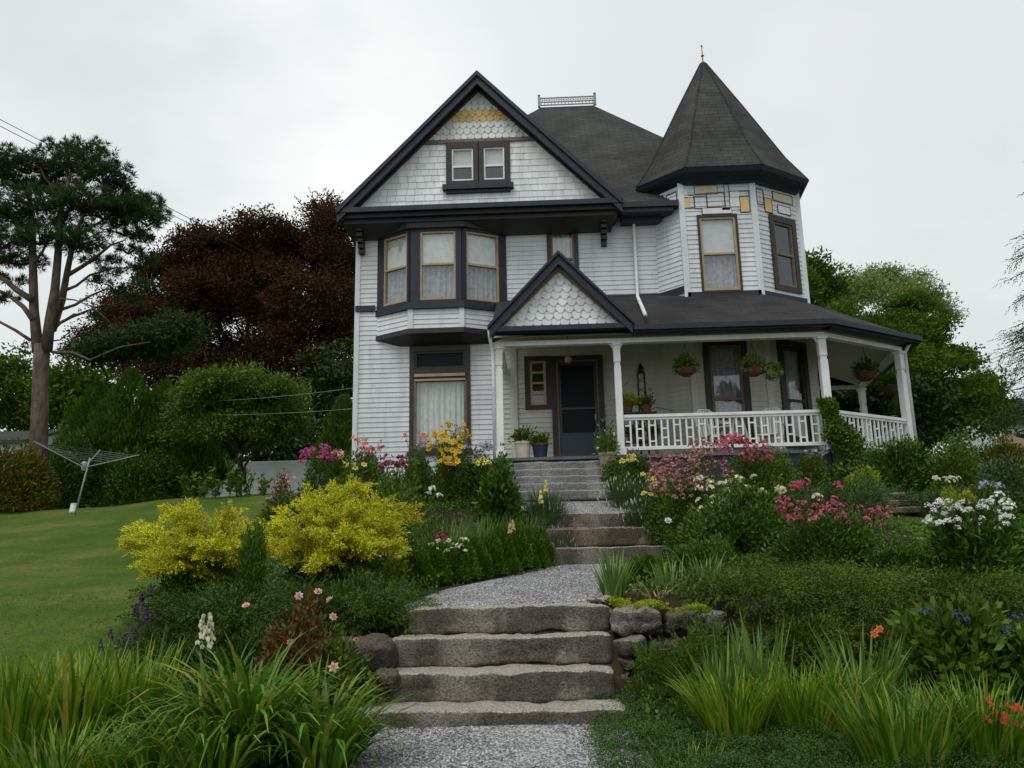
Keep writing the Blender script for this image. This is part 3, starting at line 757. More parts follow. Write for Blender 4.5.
# gable
GX, GH, GZ, GP = -1.345, 3.30, 9.9, 13.27
sl = (GP-GZ)/GH
def shingles(fr, n0, poly_in, z0, z1, w, h, name, m, shape='rect', seed=1):
    rg = random.Random(seed); mb = MB(); z = z0; r = 0
    while z < z1:
        zt = z+h*1.12; lo, hi = poly_in(z+h*.4)
        if hi-lo < .02: break
        u = lo-(w if r % 2 else w/2); 
        while u < hi:
            ww = w*(rg.uniform(.8, 1.2) if shape == 'rect' else 1)
            a, b = max(u+.004, lo), min(u+ww-.004, hi)
            if b-a > .02:
                dz = rg.uniform(-.004, .004); lp = n0+.018+rg.uniform(0, .003)
                if shape == 'rect' or b-a < w*.9:
                    mb.hexa([fr.p(a, lp, z+dz), fr.p(b, lp, z+dz), fr.p(b, n0-.01, z+dz), fr.p(a, n0-.01, z+dz)], [fr.p(a, n0+.004, zt), fr.p(b, n0+.004, zt), fr.p(b, n0-.01, zt), fr.p(a, n0-.01, zt)])
                else:
                    c = w*.30; zz = z+dz
                    f = [(a+c, zz), (b-c, zz), (b, zz+h*.48), (b, zt), (a, zt), (a, zz+h*.48)]
                    P = [fr.p(q, lp-(lp-n0-.004)*(y-zz)/(zt-zz), y) for q, y in f]; Q = [fr.p(q, n0-.01, y) for q, y in f]
                    k = len(mb.v); mb.v += P+Q; mb.f.append([k+i for i in range(6)])
                    for i in range(6): j = (i+1) % 6; mb.f.append([k+i, k+6+i, k+6+j, k+j])
            u += ww
        z += h; r += 1
    return mb.build(name, m, H)
GF = Frame((GX-GH, 18.98), (GX+GH, 18.98))
inr = lambda z: ((z-GZ)/sl+.06, 2*GH-(z-GZ)/sl-.06)
HW = [(GH-.79, GH+.69)]
def in_l(z): a, b = inr(z); return (a, b)
W0, W1 = GX+GH-2.15+0, 0
awu0, awu1 = -2.15-(GX-GH), -.62-(GX-GH)
mb = MB(); gq = lambda u, z: GF.p(u, -.012, z); zx = lambda z: (z-GZ)/sl
mb.face([gq(0, GZ), gq(2*GH, GZ), gq(2*GH-zx(10.6), 10.6), gq(zx(10.6), 10.6)]); mb.face([gq(zx(11.6), 11.6), gq(2*GH-zx(11.6), 11.6), gq(GH, GP)])
mb.face([gq(zx(10.6), 10.6), gq(awu0+.08, 10.6), gq(awu0+.08, 11.6), gq(zx(11.6), 11.6)]); mb.face([gq(awu1-.06, 10.6), gq(2*GH-zx(10.6), 10.6), gq(2*GH-zx(11.6), 11.6), gq(awu1-.06, 11.6)])
mb.build('gable_board', M['siding'], H)
# split the field left and right of the attic window
def below(z): return inr(z)
class _S: pass
def fld(z0, z1, lo_f, hi_f, seed): return shingles(GF, 0, lambda z: (lo_f(z), hi_f(z)), z0, z1, .21, .165, 'shingle_field', M['shingle_white'], 'rect', seed)
fld(10.02, 11.64, lambda z: inr(z)[0], lambda z: min(inr(z)[1], awu0+.03) if 10.45 < z < 11.8 else awu0+.03, 3)
fld(10.02, 11.64, lambda z: awu1-.03, lambda z: inr(z)[1], 4)
shingles(GF, 0, lambda z: (awu0+.02, awu1-.02), 10.02, 10.4, .21, .165, 'shingle_field', M['shingle_white'], 'rect', 5)
shingles(GF, 0, inr, 11.74, 12.22, .17, .16, 'fishscale_shingles', M['shingle_white'], 'hex', 6)
shingles(GF, 0, inr, 12.22, 12.54, .17, .16, 'yellow_shingle_band', M['shingle_yellow'], 'hex', 7)
shingles(GF, 0, inr, 12.70, 13.1, .17, .16, 'fishscale_shingles', M['shingle_white'], 'hex', 8)
shingles(GF, 0, inr, 12.54, 12.70, .17, .16, 'fishscale_shingles', M['shingle_white'], 'hex', 9)
mb = MB(); mb.fbox(GF, 1.75, 2*GH-1.75, 11.66, 11.76, -.02, .05); mb.build('gable_band', M['tan_shade'], H)
for a, b, nm in ((awu0, awu0+.80, 'left attic window in the front gable'), (awu0+.78, awu1+.03, 'right attic window in the front gable')):
    window(GF, a, b, 10.52, 11.68, M['brown'], M['white'], None, .14, .035, .45, False, nm, upper='shade')
mb = MB(); mb.fbox(GF, awu0-.08, awu1+.1, 10.40, 10.53, -.02, .16); mb.fbox(GF, awu0, awu1+.02, 10.33, 10.40, -.02, .1); mb.build('sill', M['navy'], H)
# rakes
def rake(mb, x0, z0, x1, z1, y0, y1, d):     # bar hanging below the line, d deep
    mb.hexa([(x0, y0, z0-d), (x1, y0, z1-d), (x1, y1, z1-d), (x0, y1, z0-d)], [(x0, y0, z0), (x1, y0, z1), (x1, y1, z1), (x0, y1, z0)])
RZ = 19.0
for s_ in (-1, 1):
    mb = MB(); rake(mb, GX+s_*(GH+.07), GZ-.1, GX, GP+.03, 18.62, 18.70, .24); rake(mb, GX+s_*(GH+.07), GZ-.02, GX, GP+.12, 18.56, 18.75, .12)
    mb.build('rake_board', M['navy'], H)
    mb = MB(); rake(mb, GX+s_*(GH+.0), GZ-.08, GX, GP-.08, 18.88, 18.975, .15); mb.build('rake_board', M['brown'], H)
    mb = MB(); rake(mb, GX+s_*(GH+.1), GZ-.12, GX, GP-.04, 18.70, 18.98, .05); mb.build('soffit', M['brown'], H)
# gable roof slabs run back into the main roof
for s_ in (-1, 1):
    mb = MB(); xe = GX+s_*(GH+.1)
    mb.hexa([(xe, 18.6, GZ-.10), (GX, 18.6, GP+.0), (GX, 25.5, GP+.0), (xe, 25.5, GZ-.10)], [(xe, 18.6, GZ), (GX, 18.6, GP+.13), (GX, 25.5, GP+.13), (xe, 25.5, GZ)])
    mb.build('gable_roof', M['roof'], H, uv=True)
# cornice
mb = MB(); xl, xr = -4.66, 2.02
mb.box(xl-.02, xr+.02, 18.60, 19.5, 9.80, 9.92); mb.box(xl, xr-.06, 18.72, 19.5, 9.70, 9.80)
mb.build('cornice', M['navy'], H)
mb = MB(); mb.box(xl+.06, xr-.1, 18.84, 19.5, 9.60, 9.70); mb.hexa([(xl+.2, 19.3, 9.42), (xr-.2, 19.3, 9.42), (xr-.2, 19.48, 9.42), (xl+.2, 19.48, 9.42)], [(xl+.1, 18.9, 9.60), (xr-.15, 18.9, 9.60), (xr-.15, 19.48, 9.60), (xl+.1, 19.48, 9.60)])
mb.build('frieze', M['brown'], H)
mb = MB(); mb.box(xr+.03, 3.25, 18.86, 19.5, 9.66, 9.76); mb.box(xr+.03, 3.38, 18.80, 19.5, 9.76, 9.90); mb.build('cornice', M['navy'], H)
mb = MB(); mb.box(xr+.03, 3.0, 19.2, 19.48, 9.56, 9.66); mb.build('frieze', M['brown'], H)
# corbel brackets
for x in (-4.28, 1.62):
    mb = MB(); 
    for k, (d, hh) in enumerate(((.50, .12), (.42, .1), (.34, .1), (.26, .1), (.18, .1))):
        z = 9.60-.115*k; mb.box(x-.07, x+.07, WY-d, WY-.02, z-.10, z)
    mb.build('bracket', M['brown'], H, bevel=.01)
# main hip roof
mb = MB()
e = [(-4.7, 19.0, 9.9), (6.2, 19.0, 9.9), (6.9, 29.9, 9.9), (-4.7, 29.9, 9.9)]; r0, r1, b0, b1 = (.26, 24, 15.52), (1.87, 24, 15.52), (1.87, 25.2, 15.52), (.26, 25.2, 15.52)
hp = (4.9, 20.5, 11.59); mb.face([e[0], (3.5, 19.0, 9.9), (3.5, 19.5, 10.46), hp, r1, r0]); mb.face([hp, (6.45, 23.0, 9.9), e[2], b0, r1]); mb.face([e[2], e[3], b1, b0]); mb.face([e[3], e[0], r0, b1]); mb.face([r0, r1, b0, b1])
mb.build('main_roof', M['roof'], H, uv=True)
# cresting
mb = MB()
for z in (15.56, 15.66, 15.80): mb.bar((.20, 23.95, z), (1.93, 23.95, z), .035, .03)
for i in range(16):
    x = .26+i*.107; mb.bar((x, 23.95, 15.56), (x, 23.95, 15.82), .022, .022)
    if i < 15: mb.lathe((x+.053, 23.95, 15.70), [(.004, 0), (.032, .03), (.004, .06)], 6)
for x in (.20, 1.93): mb.bar((x, 23.95, 15.5), (x, 23.95, 15.86), .08, .08); mb.lathe((x, 23.95, 15.86), [(.02, 0), (.05, .04), (.01, .08)], 8)
for y in (23.95, 25.2):
    pass
mb.bar((.2, 23.95, 15.8), (.2, 25.2, 15.8), .03, .03); mb.bar((1.93, 23.95, 15.8), (1.93, 25.2, 15.8), .03, .03)
mb.build('roof_cresting', M['metal'], H)
# turret roof
ev = [(3.52, 18.50), (5.34, 18.50), (6.66, 19.42), (6.85, 21.6), (5.6, 22.9), (3.5, 22.9), (2.40, 21.6), (2.50, 19.45)]
ap = (4.6, 20.6, 14.62)
def sc_poly(p, k): return [(ap[0]+(x-ap[0])*k, ap[1]+(y-ap[1])*k) for x, y in p]
mb = MB()
rings = [(1.0, 10.58), (.80, 11.28), (.40, 13.05), (.035, 14.60)]
R3 = [[(x, y, z) for x, y in sc_poly(ev, k)] for k, z in rings]
for a, b in zip(R3[:-1], R3[1:]):
    for i in range(8): j = (i+1) % 8; mb.face([a[i], a[j], b[j], b[i]])
mb.build('turret_roof', M['roof'], H, uv=True)
mb = MB()
for i in range(8):
    mb.bar(R3[1][i], R3[2][i], .05, .025); mb.bar(R3[2][i], R3[3][i], .05, .025); mb.bar(R3[0][i], R3[1][i], .05, .025)
mb.build('hip_cap', M['roof2'], H, uv=True)
mb = MB(); mb.prism(sc_poly(ev, .955), 10.40, 10.46, sc_poly(ev, .985)); mb.prism(sc_poly(ev, .985), 10.46, 10.56, sc_poly(ev, 1.01)); mb.prism(sc_poly(ev, .87), 10.30, 10.40, sc_poly(ev, .93))
mb.build('turret_cornice', M['navy'], H)
mb = MB(); mb.lathe((ap[0], ap[1], 14.42), [(.16, 0), (.10, .12), (.055, .22), (.03, .27)], 8); mb.lathe((ap[0], ap[1], 14.69), [(.018, 0), (.018, .12), (.05, .16), (.018, .2), (.012, .42), (.03, .45), (.004, .5)], 8)
mb.build('finial', M['copper'], H)
# patchwork boards under the turret eave (u from the tower frame, px measured)
def patch(fr, u0, u1, z0, z1, m, n=.028):
    mb = MB(); mb.fbox(fr, u0, u1, z0, z1, 0, n)
    for k in range(1, int((z1-z0)/.118)+1):
        pass
    return mb.build('patch_panel', m, H)
def outline(fr, u0, u1, z0, z1, n=.031, t=.011):
    mb = MB(); mb.fbox(fr, u0, u1, z0, z0+t, 0, n); mb.fbox(fr, u0, u1, z1-t, z1, 0, n); mb.fbox(fr, u0, u0+t, z0+t, z1-t, 0, n); mb.fbox(fr, u1-t, u1, z0+t, z1-t, 0, n)
    return mb.build('patch_batten', M['brown'], H)
for a in ((.33, .86, 10.08, 10.27, 'cream'), (.06, .19, 9.72, 10.0, 'shingle_yellow'), (1.38, 1.58, 9.58, 9.95, 'shingle_yellow'), (.48, 1.16, 9.56, 9.70, 'white'), (1.13, 1.36, 9.72, 10.10, 'white'), (.94, 1.13, 9.64, 9.72, 'white'), (.0, .16, 9.98, 10.2, 'siding')): patch(TF, *a[:4], M[a[4]], .03)
for a in ((.60, 1.02, 9.72, 10.10), (.06, .30, 9.72, 10.06), (.30, .60, 9.70, 10.02), (1.02, 1.14, 9.68, 10.3), (1.14, 1.60, 9.95, 10.12), (.32, .87, 10.06, 10.28), (.46, 1.17, 9.545, 9.71), (1.36, 1.6, 9.56, 9.97)): outline(TF, *a)
for a in ((.36, .58, 9.66, 10.0, 'shingle_yellow'), (.66, 1.30, 10.02, 10.22, 'cream'), (.80, 1.2, 9.72, 9.9, 'white')): patch(TR, *a[:4], M[a[4]], .03)
for a in ((.34, .60, 9.64, 10.02), (.64, 1.32, 10.0, 10.24), (.78, 1.22, 9.70, 9.92), (.1, .34, 9.8, 10.2)): outline(TR, *a)
for a in ((.15, .40, 9.72, 10.0), (.40, .7, 9.8, 10.2), (.1, .3, 10.0, 10.25)): outline(TL, *a)
# downspouts
def pipe(pts, r=.04, m='white'):
    mb = MB(); mb.tube(pts, r, 8); return mb.build('downspout', M[m], H, smooth=True)
pipe([(2.36, 19.36, 9.62), (2.36, 19.40, 9.5), (2.36, 19.42, 7.85), (2.34, 19.25, 7.68), (2.20, 16.95, 6.52)], .042)
pipe([(-1.04, 16.9, 6.30), (-1.03, 17.0, 6.14), (-.99, 17.22, 5.92), (-.985, 17.24, 5.7), (-.985, 17.24, 3.3)], .036)
# ---------------------------------------------------------------- porch
FZ = 3.66
P1, P2, P3, P4, P5 = (-.86, 17.3), (1.60, 17.3), (5.84, 17.3), (8.02, 18.76), (8.62, 22.75)
mb = MB(); fl = [(-.98, 17.2), (5.9, 17.2), (8.17, 18.72), (8.75, 23.0), (6.4, 23.0), (6.4, 19.75), (5.13, 18.96), (3.46, 18.96), (2.9, 19.48), (-.98, 19.48)]
mb.prism(fl, FZ-.06, FZ); mb.build('porch_floor', M['floorb'], H)
mb = MB()
for (a, b) in (((-.94, 17.26), (-.72, 17.26)), ((-.72, 17.26), (5.87, 17.26)), ((5.87, 17.26), (8.11, 18.76)), ((8.11, 18.76), (8.7, 22.95)), ((-.94, 19.4), (-.94, 17.26))):
    f = Frame(a, b); mb.fbox(f, 0, f.L, 2.6, FZ-.063, -.04, 0)
mb.build('porch_skirt', M['navy'], H)
def post(p, w=.14, top=6.03, sides=(1, 1), yaw=0):
    mb = MB(); x, y = p
    ca, sa = math.cos(yaw), math.sin(yaw)
    def q(a, b): return (x+a*ca-b*sa, y+a*sa+b*ca)
    def pr(h, z0, z1): mb.prism([q(-h, -h), q(h, -h), q(h, h), q(-h, h)], z0, z1)
    pr(w/2+.03, FZ, FZ+.16); pr(w/2, FZ+.16, top-.5); pr(w/2-.012, top-.5, top-.42); pr(w/2, top-.42, top); pr(w/2+.025, top-.06, top)
    o = mb.build('porch_post', M['white'], H, bevel=.008)
    # curved brackets
    for s_, on in zip((-1, 1), sides):
        if not on: continue
        bm_ = MB(); k = 6; pts = []
        for i in range(k+1):
            t = i/k; pts.append((w/2+.15*(1-math.cos(t*PI/2)), top-.20+.20*math.sin(t*PI/2)-.0))
        outl = [(w/2, top-.20)]+pts[1:]+[(w/2, top-.001)]
        P = [q(s_*a, -.03) for a, z in outl]; Q = [q(s_*a, .03) for a, z in outl]; zz = [z for a, z in outl]
        n = len(outl); b0_ = len(bm_.v)
        bm_.v += [(P[i][0], P[i][1], zz[i]) for i in range(n)]+[(Q[i][0], Q[i][1], zz[i]) for i in range(n)]
        bm_.f.append([b0_+i for i in range(n)]); bm_.f.append([b0_+n+i for i in reversed(range(n))])
        for i in range(n): j = (i+1) % n; bm_.f.append([b0_+i, b0_+n+i, b0_+n+j, b0_+j])
        bm_.build('bracket', M['white'], o)
post(P1, .14, sides=(0, 1)); post(P2, .14); post(P3, .16, sides=(1, 0)); post(P4, .15, sides=(0, 0), yaw=.57); post(P5, .15, sides=(0, 0))
for k, (a, b) in enumerate((((-.94, 17.3), (5.87, 17.3)), (P3, P4), (P4, P5), ((-.86, 19.45), (-.86, 17.39)), ((6.5, 22.75), (8.5, 22.75)))):
    mb = MB(); f = Frame(a, b); e = .003*k; mb.fbox(f, .0, f.L+.02, 6.02+e, 6.12-e, -.08, .08); mb.build('porch_beam', M['white'], H)
mb = MB(); ce = [(-.98, 17.0), (5.90, 17.0), (8.2, 18.6), (8.8, 22.9), (6.5, 22.9), (6.4, 19.75), (5.13, 18.96), (3.46, 18.96), (2.9, 19.48), (-.98, 19.48)]
ce_z, ct = 6.135, 6.95
mb.face([(5.88, 17.0, ce_z), (-.98, 17.0, ce_z), (-.98, 19.49, ct), (2.89, 19.49, ct), (3.46, 18.94, ct), (5.15, 18.94, ct)])
mb.face([(8.26, 18.56, ce_z), (5.88, 17.0, ce_z), (5.15, 18.94, ct), (6.42, 19.73, ct)])
mb.face([(8.86, 23.1, ce_z), (8.26, 18.56, ce_z), (6.42, 19.73, ct), (6.52, 23.1, ct)])
mb.build('porch_ceiling', M['ceiling'], H)
# porch roof
eo = [(1.95, 16.9), (5.96, 16.9), (8.38, 18.50), (8.98, 23.3), (6.5, 23.3)]
mb = MB(); ze = 6.27
mb.face([(1.92, 16.9, ze), (5.96, 16.9, ze), (5.15, 18.93, 7.55), (3.46, 18.93, 7.55), (2.89, 19.5, 7.78), (1.0, 19.5, 7.78)])
mb.face([(5.96, 16.9, ze), (8.38, 18.50, ze), (6.42, 19.72, 7.55), (5.15, 18.93, 7.55)])
mb.face([(-1.0, 17.1, 6.39), (1.83, 17.1, 6.39), (.99, 19.5, 7.778), (-1.0, 19.5, 7.778)])
mb.face([(8.38, 18.50, ze), (8.98, 23.3, ze), (6.5, 23.3, 7.6), (6.42, 19.72, 7.55)])
mb.face([(8.98, 23.3, ze), (6.5, 23.3, ze), (6.5, 23.3, 7.6)])
mb.build('porch_roof', M['roof2'], H, uv=True)
mb = MB()
for a, b in ((eo[0], eo[1]), (eo[1], eo[2]), (eo[2], eo[3])):
    f = Frame(a, b); mb.fbox(f, -.01, f.L+.01, 6.15, ze+.01, -.3, .0); mb.fbox(f, -.02, f.L+.02, ze-.09, ze+.015, .001, .08)
mb.build('porch_fascia', M['navy'], H)
mb = MB()
for a, b in (((2.89, 19.5), (3.46, 18.93)), ((3.46, 18.93), (5.15, 18.93)), ((5.15, 18.93), (6.42, 19.72)), ((1.2, 19.5), (2.89, 19.5))):
    f = Frame(a, b); z = 7.56 if a[0] > 3 else 7.74; mb.fbox(f, 0, f.L, z-.1, z+.07, 0, .04)
mb.build('flashing', M['navy'], H)
# porch gable
GXX, HX, GZ2, GP2 = .44, 1.45, 6.34, 7.83
sl2 = (GP2-GZ2)/HX
PG = Frame((GXX-HX, 17.06), (GXX+HX, 17.06))
mb = MB(); mb.face([PG.p(0, -.012, GZ2), PG.p(2*HX, -.012, GZ2), PG.p(HX, -.012, GP2)]); mb.build('gable_board', M['siding'], H)
shingles(PG, 0, lambda z: ((z-GZ2)/sl2+.14, 2*HX-(z-GZ2)/sl2-.14), GZ2+.02, GP2-.2, .19, .15, 'fishscale_shingles', M['shingle_white'], 'hex', 12)
for s_ in (-1, 1):
    mb = MB(); rake(mb, GXX+s_*(HX+.02), GZ2-.04, GXX, GP2+.02, 16.82, 16.90, .19); rake(mb, GXX+s_*(HX+.05), GZ2+.02, GXX, GP2+.11, 16.76, 16.93, .07); mb.build('rake_board', M['navy'], H)
    mb = MB(); rake(mb, GXX+s_*(HX-.08), GZ2-.02, GXX, GP2-.16, 16.97, 17.055, .10); mb.build('rake_board', M['tan_shade'], H)
    mb = MB(); rake(mb, GXX+s_*(HX), GZ2-.03, GXX, GP2-.0, 16.90, 17.06, .05); mb.build('soffit', M['brown'], H)
    mb = MB(); xe = GXX+s_*(HX+.06); mb.hexa([(xe, 16.8, GZ2-.06), (GXX, 16.8, GP2), (GXX, 19.48, GP2), (xe, 17.12, GZ2-.06)], [(xe, 16.8, GZ2+.02), (GXX, 16.8, GP2+.1), (GXX, 19.48, GP2+.1), (xe, 17.12, GZ2+.02)]); mb.build('porch_gable_roof', M['roof2'], H, uv=True)
mb = MB(); mb.box(GXX-HX-.02, GXX+HX+.02, 16.84, 17.2, GZ2-.10, GZ2+.0); mb.build('porch_fascia', M['navy'], H)
# railing
def railing(a, b, name='porch_railing', n=None):
    f = Frame(a, b); mb = MB(); L_ = f.L
    mb.fbox(f, 0, L_, 4.43, 4.49, -.05, .05); mb.fbox(f, 0, L_, 4.38, 4.43, -.025, .025); mb.fbox(f, 0, L_, 3.76, 3.83, -.04, .04)
    o = mb.build(name, M['white'], H)
    k = n or int(round(L_/.13/2))*2; bl = MB()
    for i in range(1, k):
        u = L_*i/k; bl.fbox(f, u-.018, u+.018, 3.83, 4.38, -.016, .016)
    for i in range(0, k, 1):
        u0, u1 = L_*i/k+.016, L_*(i+1)/k-.016
        if i % 4 in (0,): bl.fbox(f, u0, u1, 4.25, 4.28, -.014, .014); bl.fbox(f, u0, u1, 3.92, 3.95, -.014, .014)
        if i % 4 == 2: bl.fbox(f, u0, u1, 4.18, 4.21, -.014, .014); bl.fbox(f, u0, u1, 3.99, 4.02, -.014, .014)
    bl.build('balusters', M['white'], o)
railing((1.68, 17.3), (5.74, 17.3)); railing((5.93, 17.36), (7.94, 18.70)); railing((8.06, 18.88), (8.60, 22.6))
pipe([(8.30, 18.60, 6.34), (8.24, 18.68, 6.16), (8.17, 18.78, 6.0), (8.17, 18.78, 3.2)], .04)
# porch lantern
mb = MB(); mb.tube([(.62, 18.3, 6.70), (.62, 18.3, 6.05)], .01, 6); mb.lathe((.62, 18.3, 5.88), [(.03, 0), (.07, .03), (.08, .12), (.03, .17)], 10); mb.build('porch_lantern', M['copper'], H)
# ---------------------------------------------------------------- setting: ground, path, sky
def make_ground():
    xs = np.unique(np.concatenate([np.linspace(-600, -60, 10), np.linspace(-60, -16, 30), np.linspace(-16, -4, 50), np.linspace(-4, 6, 90), np.linspace(6, 18, 40), np.linspace(18, 70, 24), np.linspace(70, 600, 10)]))
    ys = np.unique(np.concatenate([np.linspace(-40, 0, 12), np.linspace(0, 20, 170), np.linspace(20, 40, 50), np.linspace(40, 120, 24), np.linspace(120, 900, 12)]))
    X, Y = np.meshgrid(xs, ys); Z = terr(X, Y)
    V = np.stack([X, Y, Z], 2).reshape(-1, 3); nx = len(xs); ny = len(ys)
    i, j = np.meshgrid(np.arange(nx-1), np.arange(ny-1)); a = (j*nx+i).ravel()
    Fc = np.stack([a, a+1, a+nx+1, a+nx], 1).ravel()
    g = mesh_np('ground', V, Fc, 4, None, M['ground'], None, True)
    # garden bed soil against mown lawn
    lx = np.interp(V[:, 1], [0, 5, 7, 9.5, 12, 16, 20, 26], [-4.6, -4.2, -4.0, -4.5, -4.6, -5.6, -6.3, -6.3])
    rx = np.interp(V[:, 1], [0, 10, 12, 15, 18, 24], [14, 9, 5.5, 5.6, 12, 12])
    bed = sst(-.15, .25, V[:, 0]-lx)*(V[:, 1] < 24)*(1-(V[:, 0] > 5.2)*(V[:, 0] < 8.2)*(V[:, 1] > 10.8)*(V[:, 1] < 14.6))
    bed *= (V[:, 0] < 14)
    at_ = g.data.attributes.new('bed', 'FLOAT', 'POINT'); at_.data.foreach_set('value', bed.astype(np.float32))
    g['kind'] = 'structure'
make_ground()
def ribbon(name, Y0, Y1, zf, k=40, wf=None):
    mb = MB(); ys = np.linspace(Y0, Y1, k); prev = None
    for y in ys:
        c, w = float(pathx(y)), float((wf or pathw)(y))+.12
        row = [(c+w*t, y, zf(y)+.02*math.sin(3*t+y)*.4) for t in np.linspace(-1, 1, 12)]
        if prev:
            for a in range(11): mb.face([prev[a], prev[a+1], row[a+1], row[a]])
        prev = row
    o = mb.build(name, M['gravel'], smooth=True); o['kind'] = 'structure'; return o
zp = lambda y: float(np.interp(y, *PATH))
ribbon('gravel_path', .5, 7.4, zp); ribbon('gravel_path', 8.75, 14.5, zp); ribbon('gravel_path', 15.0, 16.2, zp)
def pebbles():
    n = 16000; y = np.concatenate([U(5.6, 7.2, 7000), U(9.0, 14.2, n-7000)]); x = pathx(y)+U(-1, 1, n)*(pathw(y)+.05)
    z = np.interp(y, *PATH)+.004
    C = np.stack([x, y, z], 1); r = U(.006, .014, n)[:, None, None]
    o = np.array([[1, 0, 0], [0, 1, 0], [-1, 0, 0], [0, -1, 0], [0, 0, .8], [0, 0, -.8]])[None]*r*U(.6, 1.3, (n, 6, 1))
    V = (C[:, None]+o).reshape(-1, 3); f = np.array([0, 1, 4, 1, 2, 4, 2, 3, 4, 3, 0, 4])
    Fc = (f[None]+(np.arange(n)*6)[:, None]).ravel()
    g = mesh_np('loose_pebbles', V, Fc, 3, None, M['pebble']); g['kind'] = 'stuff'
M['pebble'] = leafm('pebble', [(.07, .07, .07), (.2, .2, .2), (.33, .33, .34), (.55, .55, .55)], 0, .9, 3, .2, (1, 1, 1))
pebbles()
# ---------------------------------------------------------------- stone steps
G1 = 'rough granite garden steps'
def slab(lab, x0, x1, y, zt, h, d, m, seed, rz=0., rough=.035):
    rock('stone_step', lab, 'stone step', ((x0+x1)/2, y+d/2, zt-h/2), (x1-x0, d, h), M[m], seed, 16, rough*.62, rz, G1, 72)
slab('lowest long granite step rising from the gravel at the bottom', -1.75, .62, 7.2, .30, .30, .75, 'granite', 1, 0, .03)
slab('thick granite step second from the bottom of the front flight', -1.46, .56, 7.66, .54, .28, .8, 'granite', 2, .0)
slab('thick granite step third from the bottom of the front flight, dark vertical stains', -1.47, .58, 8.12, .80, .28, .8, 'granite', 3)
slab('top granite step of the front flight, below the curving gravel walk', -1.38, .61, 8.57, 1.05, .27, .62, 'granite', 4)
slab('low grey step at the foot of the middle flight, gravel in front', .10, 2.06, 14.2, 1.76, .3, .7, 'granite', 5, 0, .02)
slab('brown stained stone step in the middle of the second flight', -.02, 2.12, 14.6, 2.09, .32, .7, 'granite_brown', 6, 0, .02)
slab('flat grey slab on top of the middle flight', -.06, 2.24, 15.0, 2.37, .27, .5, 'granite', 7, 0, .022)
for k in range(5):
    lab = ['lowest pale granite step of the porch stairs', 'second pale granite step of the porch stairs', 'third pale granite step of the porch stairs', 'fourth pale granite step of the porch stairs', 'top pale granite step just under the porch floor'][k]
    zt = 2.70+.168*(k+1)
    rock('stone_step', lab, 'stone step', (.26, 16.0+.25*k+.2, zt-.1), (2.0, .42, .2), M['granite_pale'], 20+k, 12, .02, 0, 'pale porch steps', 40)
# ---------------------------------------------------------------- boulders
G2 = 'boulders of the dry stone retaining wall'
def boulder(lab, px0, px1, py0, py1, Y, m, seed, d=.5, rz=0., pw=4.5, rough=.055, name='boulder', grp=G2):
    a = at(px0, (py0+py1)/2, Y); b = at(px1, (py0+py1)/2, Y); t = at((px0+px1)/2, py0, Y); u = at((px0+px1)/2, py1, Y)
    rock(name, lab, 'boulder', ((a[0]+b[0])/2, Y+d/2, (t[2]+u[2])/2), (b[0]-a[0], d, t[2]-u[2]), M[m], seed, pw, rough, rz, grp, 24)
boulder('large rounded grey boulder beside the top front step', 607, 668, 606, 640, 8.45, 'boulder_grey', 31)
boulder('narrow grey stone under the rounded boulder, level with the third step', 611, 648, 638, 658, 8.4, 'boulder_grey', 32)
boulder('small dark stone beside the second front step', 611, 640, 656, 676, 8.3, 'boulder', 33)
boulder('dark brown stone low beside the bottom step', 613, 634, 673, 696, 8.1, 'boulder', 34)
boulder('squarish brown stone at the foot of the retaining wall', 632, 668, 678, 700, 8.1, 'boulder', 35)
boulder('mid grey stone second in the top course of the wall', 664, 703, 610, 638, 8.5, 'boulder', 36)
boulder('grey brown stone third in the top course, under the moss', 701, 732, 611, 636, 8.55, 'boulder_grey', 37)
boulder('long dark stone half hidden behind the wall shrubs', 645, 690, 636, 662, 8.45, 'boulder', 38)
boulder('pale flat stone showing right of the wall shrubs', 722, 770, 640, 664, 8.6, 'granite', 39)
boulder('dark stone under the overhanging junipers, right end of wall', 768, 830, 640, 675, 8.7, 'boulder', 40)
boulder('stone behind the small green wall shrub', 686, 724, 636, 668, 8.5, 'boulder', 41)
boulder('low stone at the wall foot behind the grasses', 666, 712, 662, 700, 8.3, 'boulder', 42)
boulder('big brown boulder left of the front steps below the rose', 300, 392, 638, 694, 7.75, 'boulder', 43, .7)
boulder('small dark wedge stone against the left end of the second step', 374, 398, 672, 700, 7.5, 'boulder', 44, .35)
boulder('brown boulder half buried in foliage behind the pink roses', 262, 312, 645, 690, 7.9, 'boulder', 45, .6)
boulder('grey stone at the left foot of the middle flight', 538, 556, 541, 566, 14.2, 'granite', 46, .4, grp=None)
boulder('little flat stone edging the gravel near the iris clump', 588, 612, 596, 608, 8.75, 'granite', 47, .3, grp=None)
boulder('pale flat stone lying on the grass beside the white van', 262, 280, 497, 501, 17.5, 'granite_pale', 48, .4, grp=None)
# low timber and stone steps by the right hand lawn
for k, (px0, px1, py0, py1, Y, m, lab) in enumerate(((876, 908, 493, 500, 14.6, 'granite', 'pale flat stone tread above the railway timbers by the right lawn'), (884, 926, 500, 506, 14.35, 'granite_brown', 'upper brown timber edging the right hand lawn'), (886, 930, 507, 513, 14.1, 'granite_brown', 'lower brown timber edging the right hand lawn'))):
    a = at(px0, py0, Y); b = at(px1, py1, Y)
    rock('garden_edging', lab, 'edging', ((a[0]+b[0])/2, Y+.15, (a[2]+b[2])/2), (b[0]-a[0], .3, max(.07, a[2]-b[2])), M[m], 60+k, 14, .006, 0, None, 20)
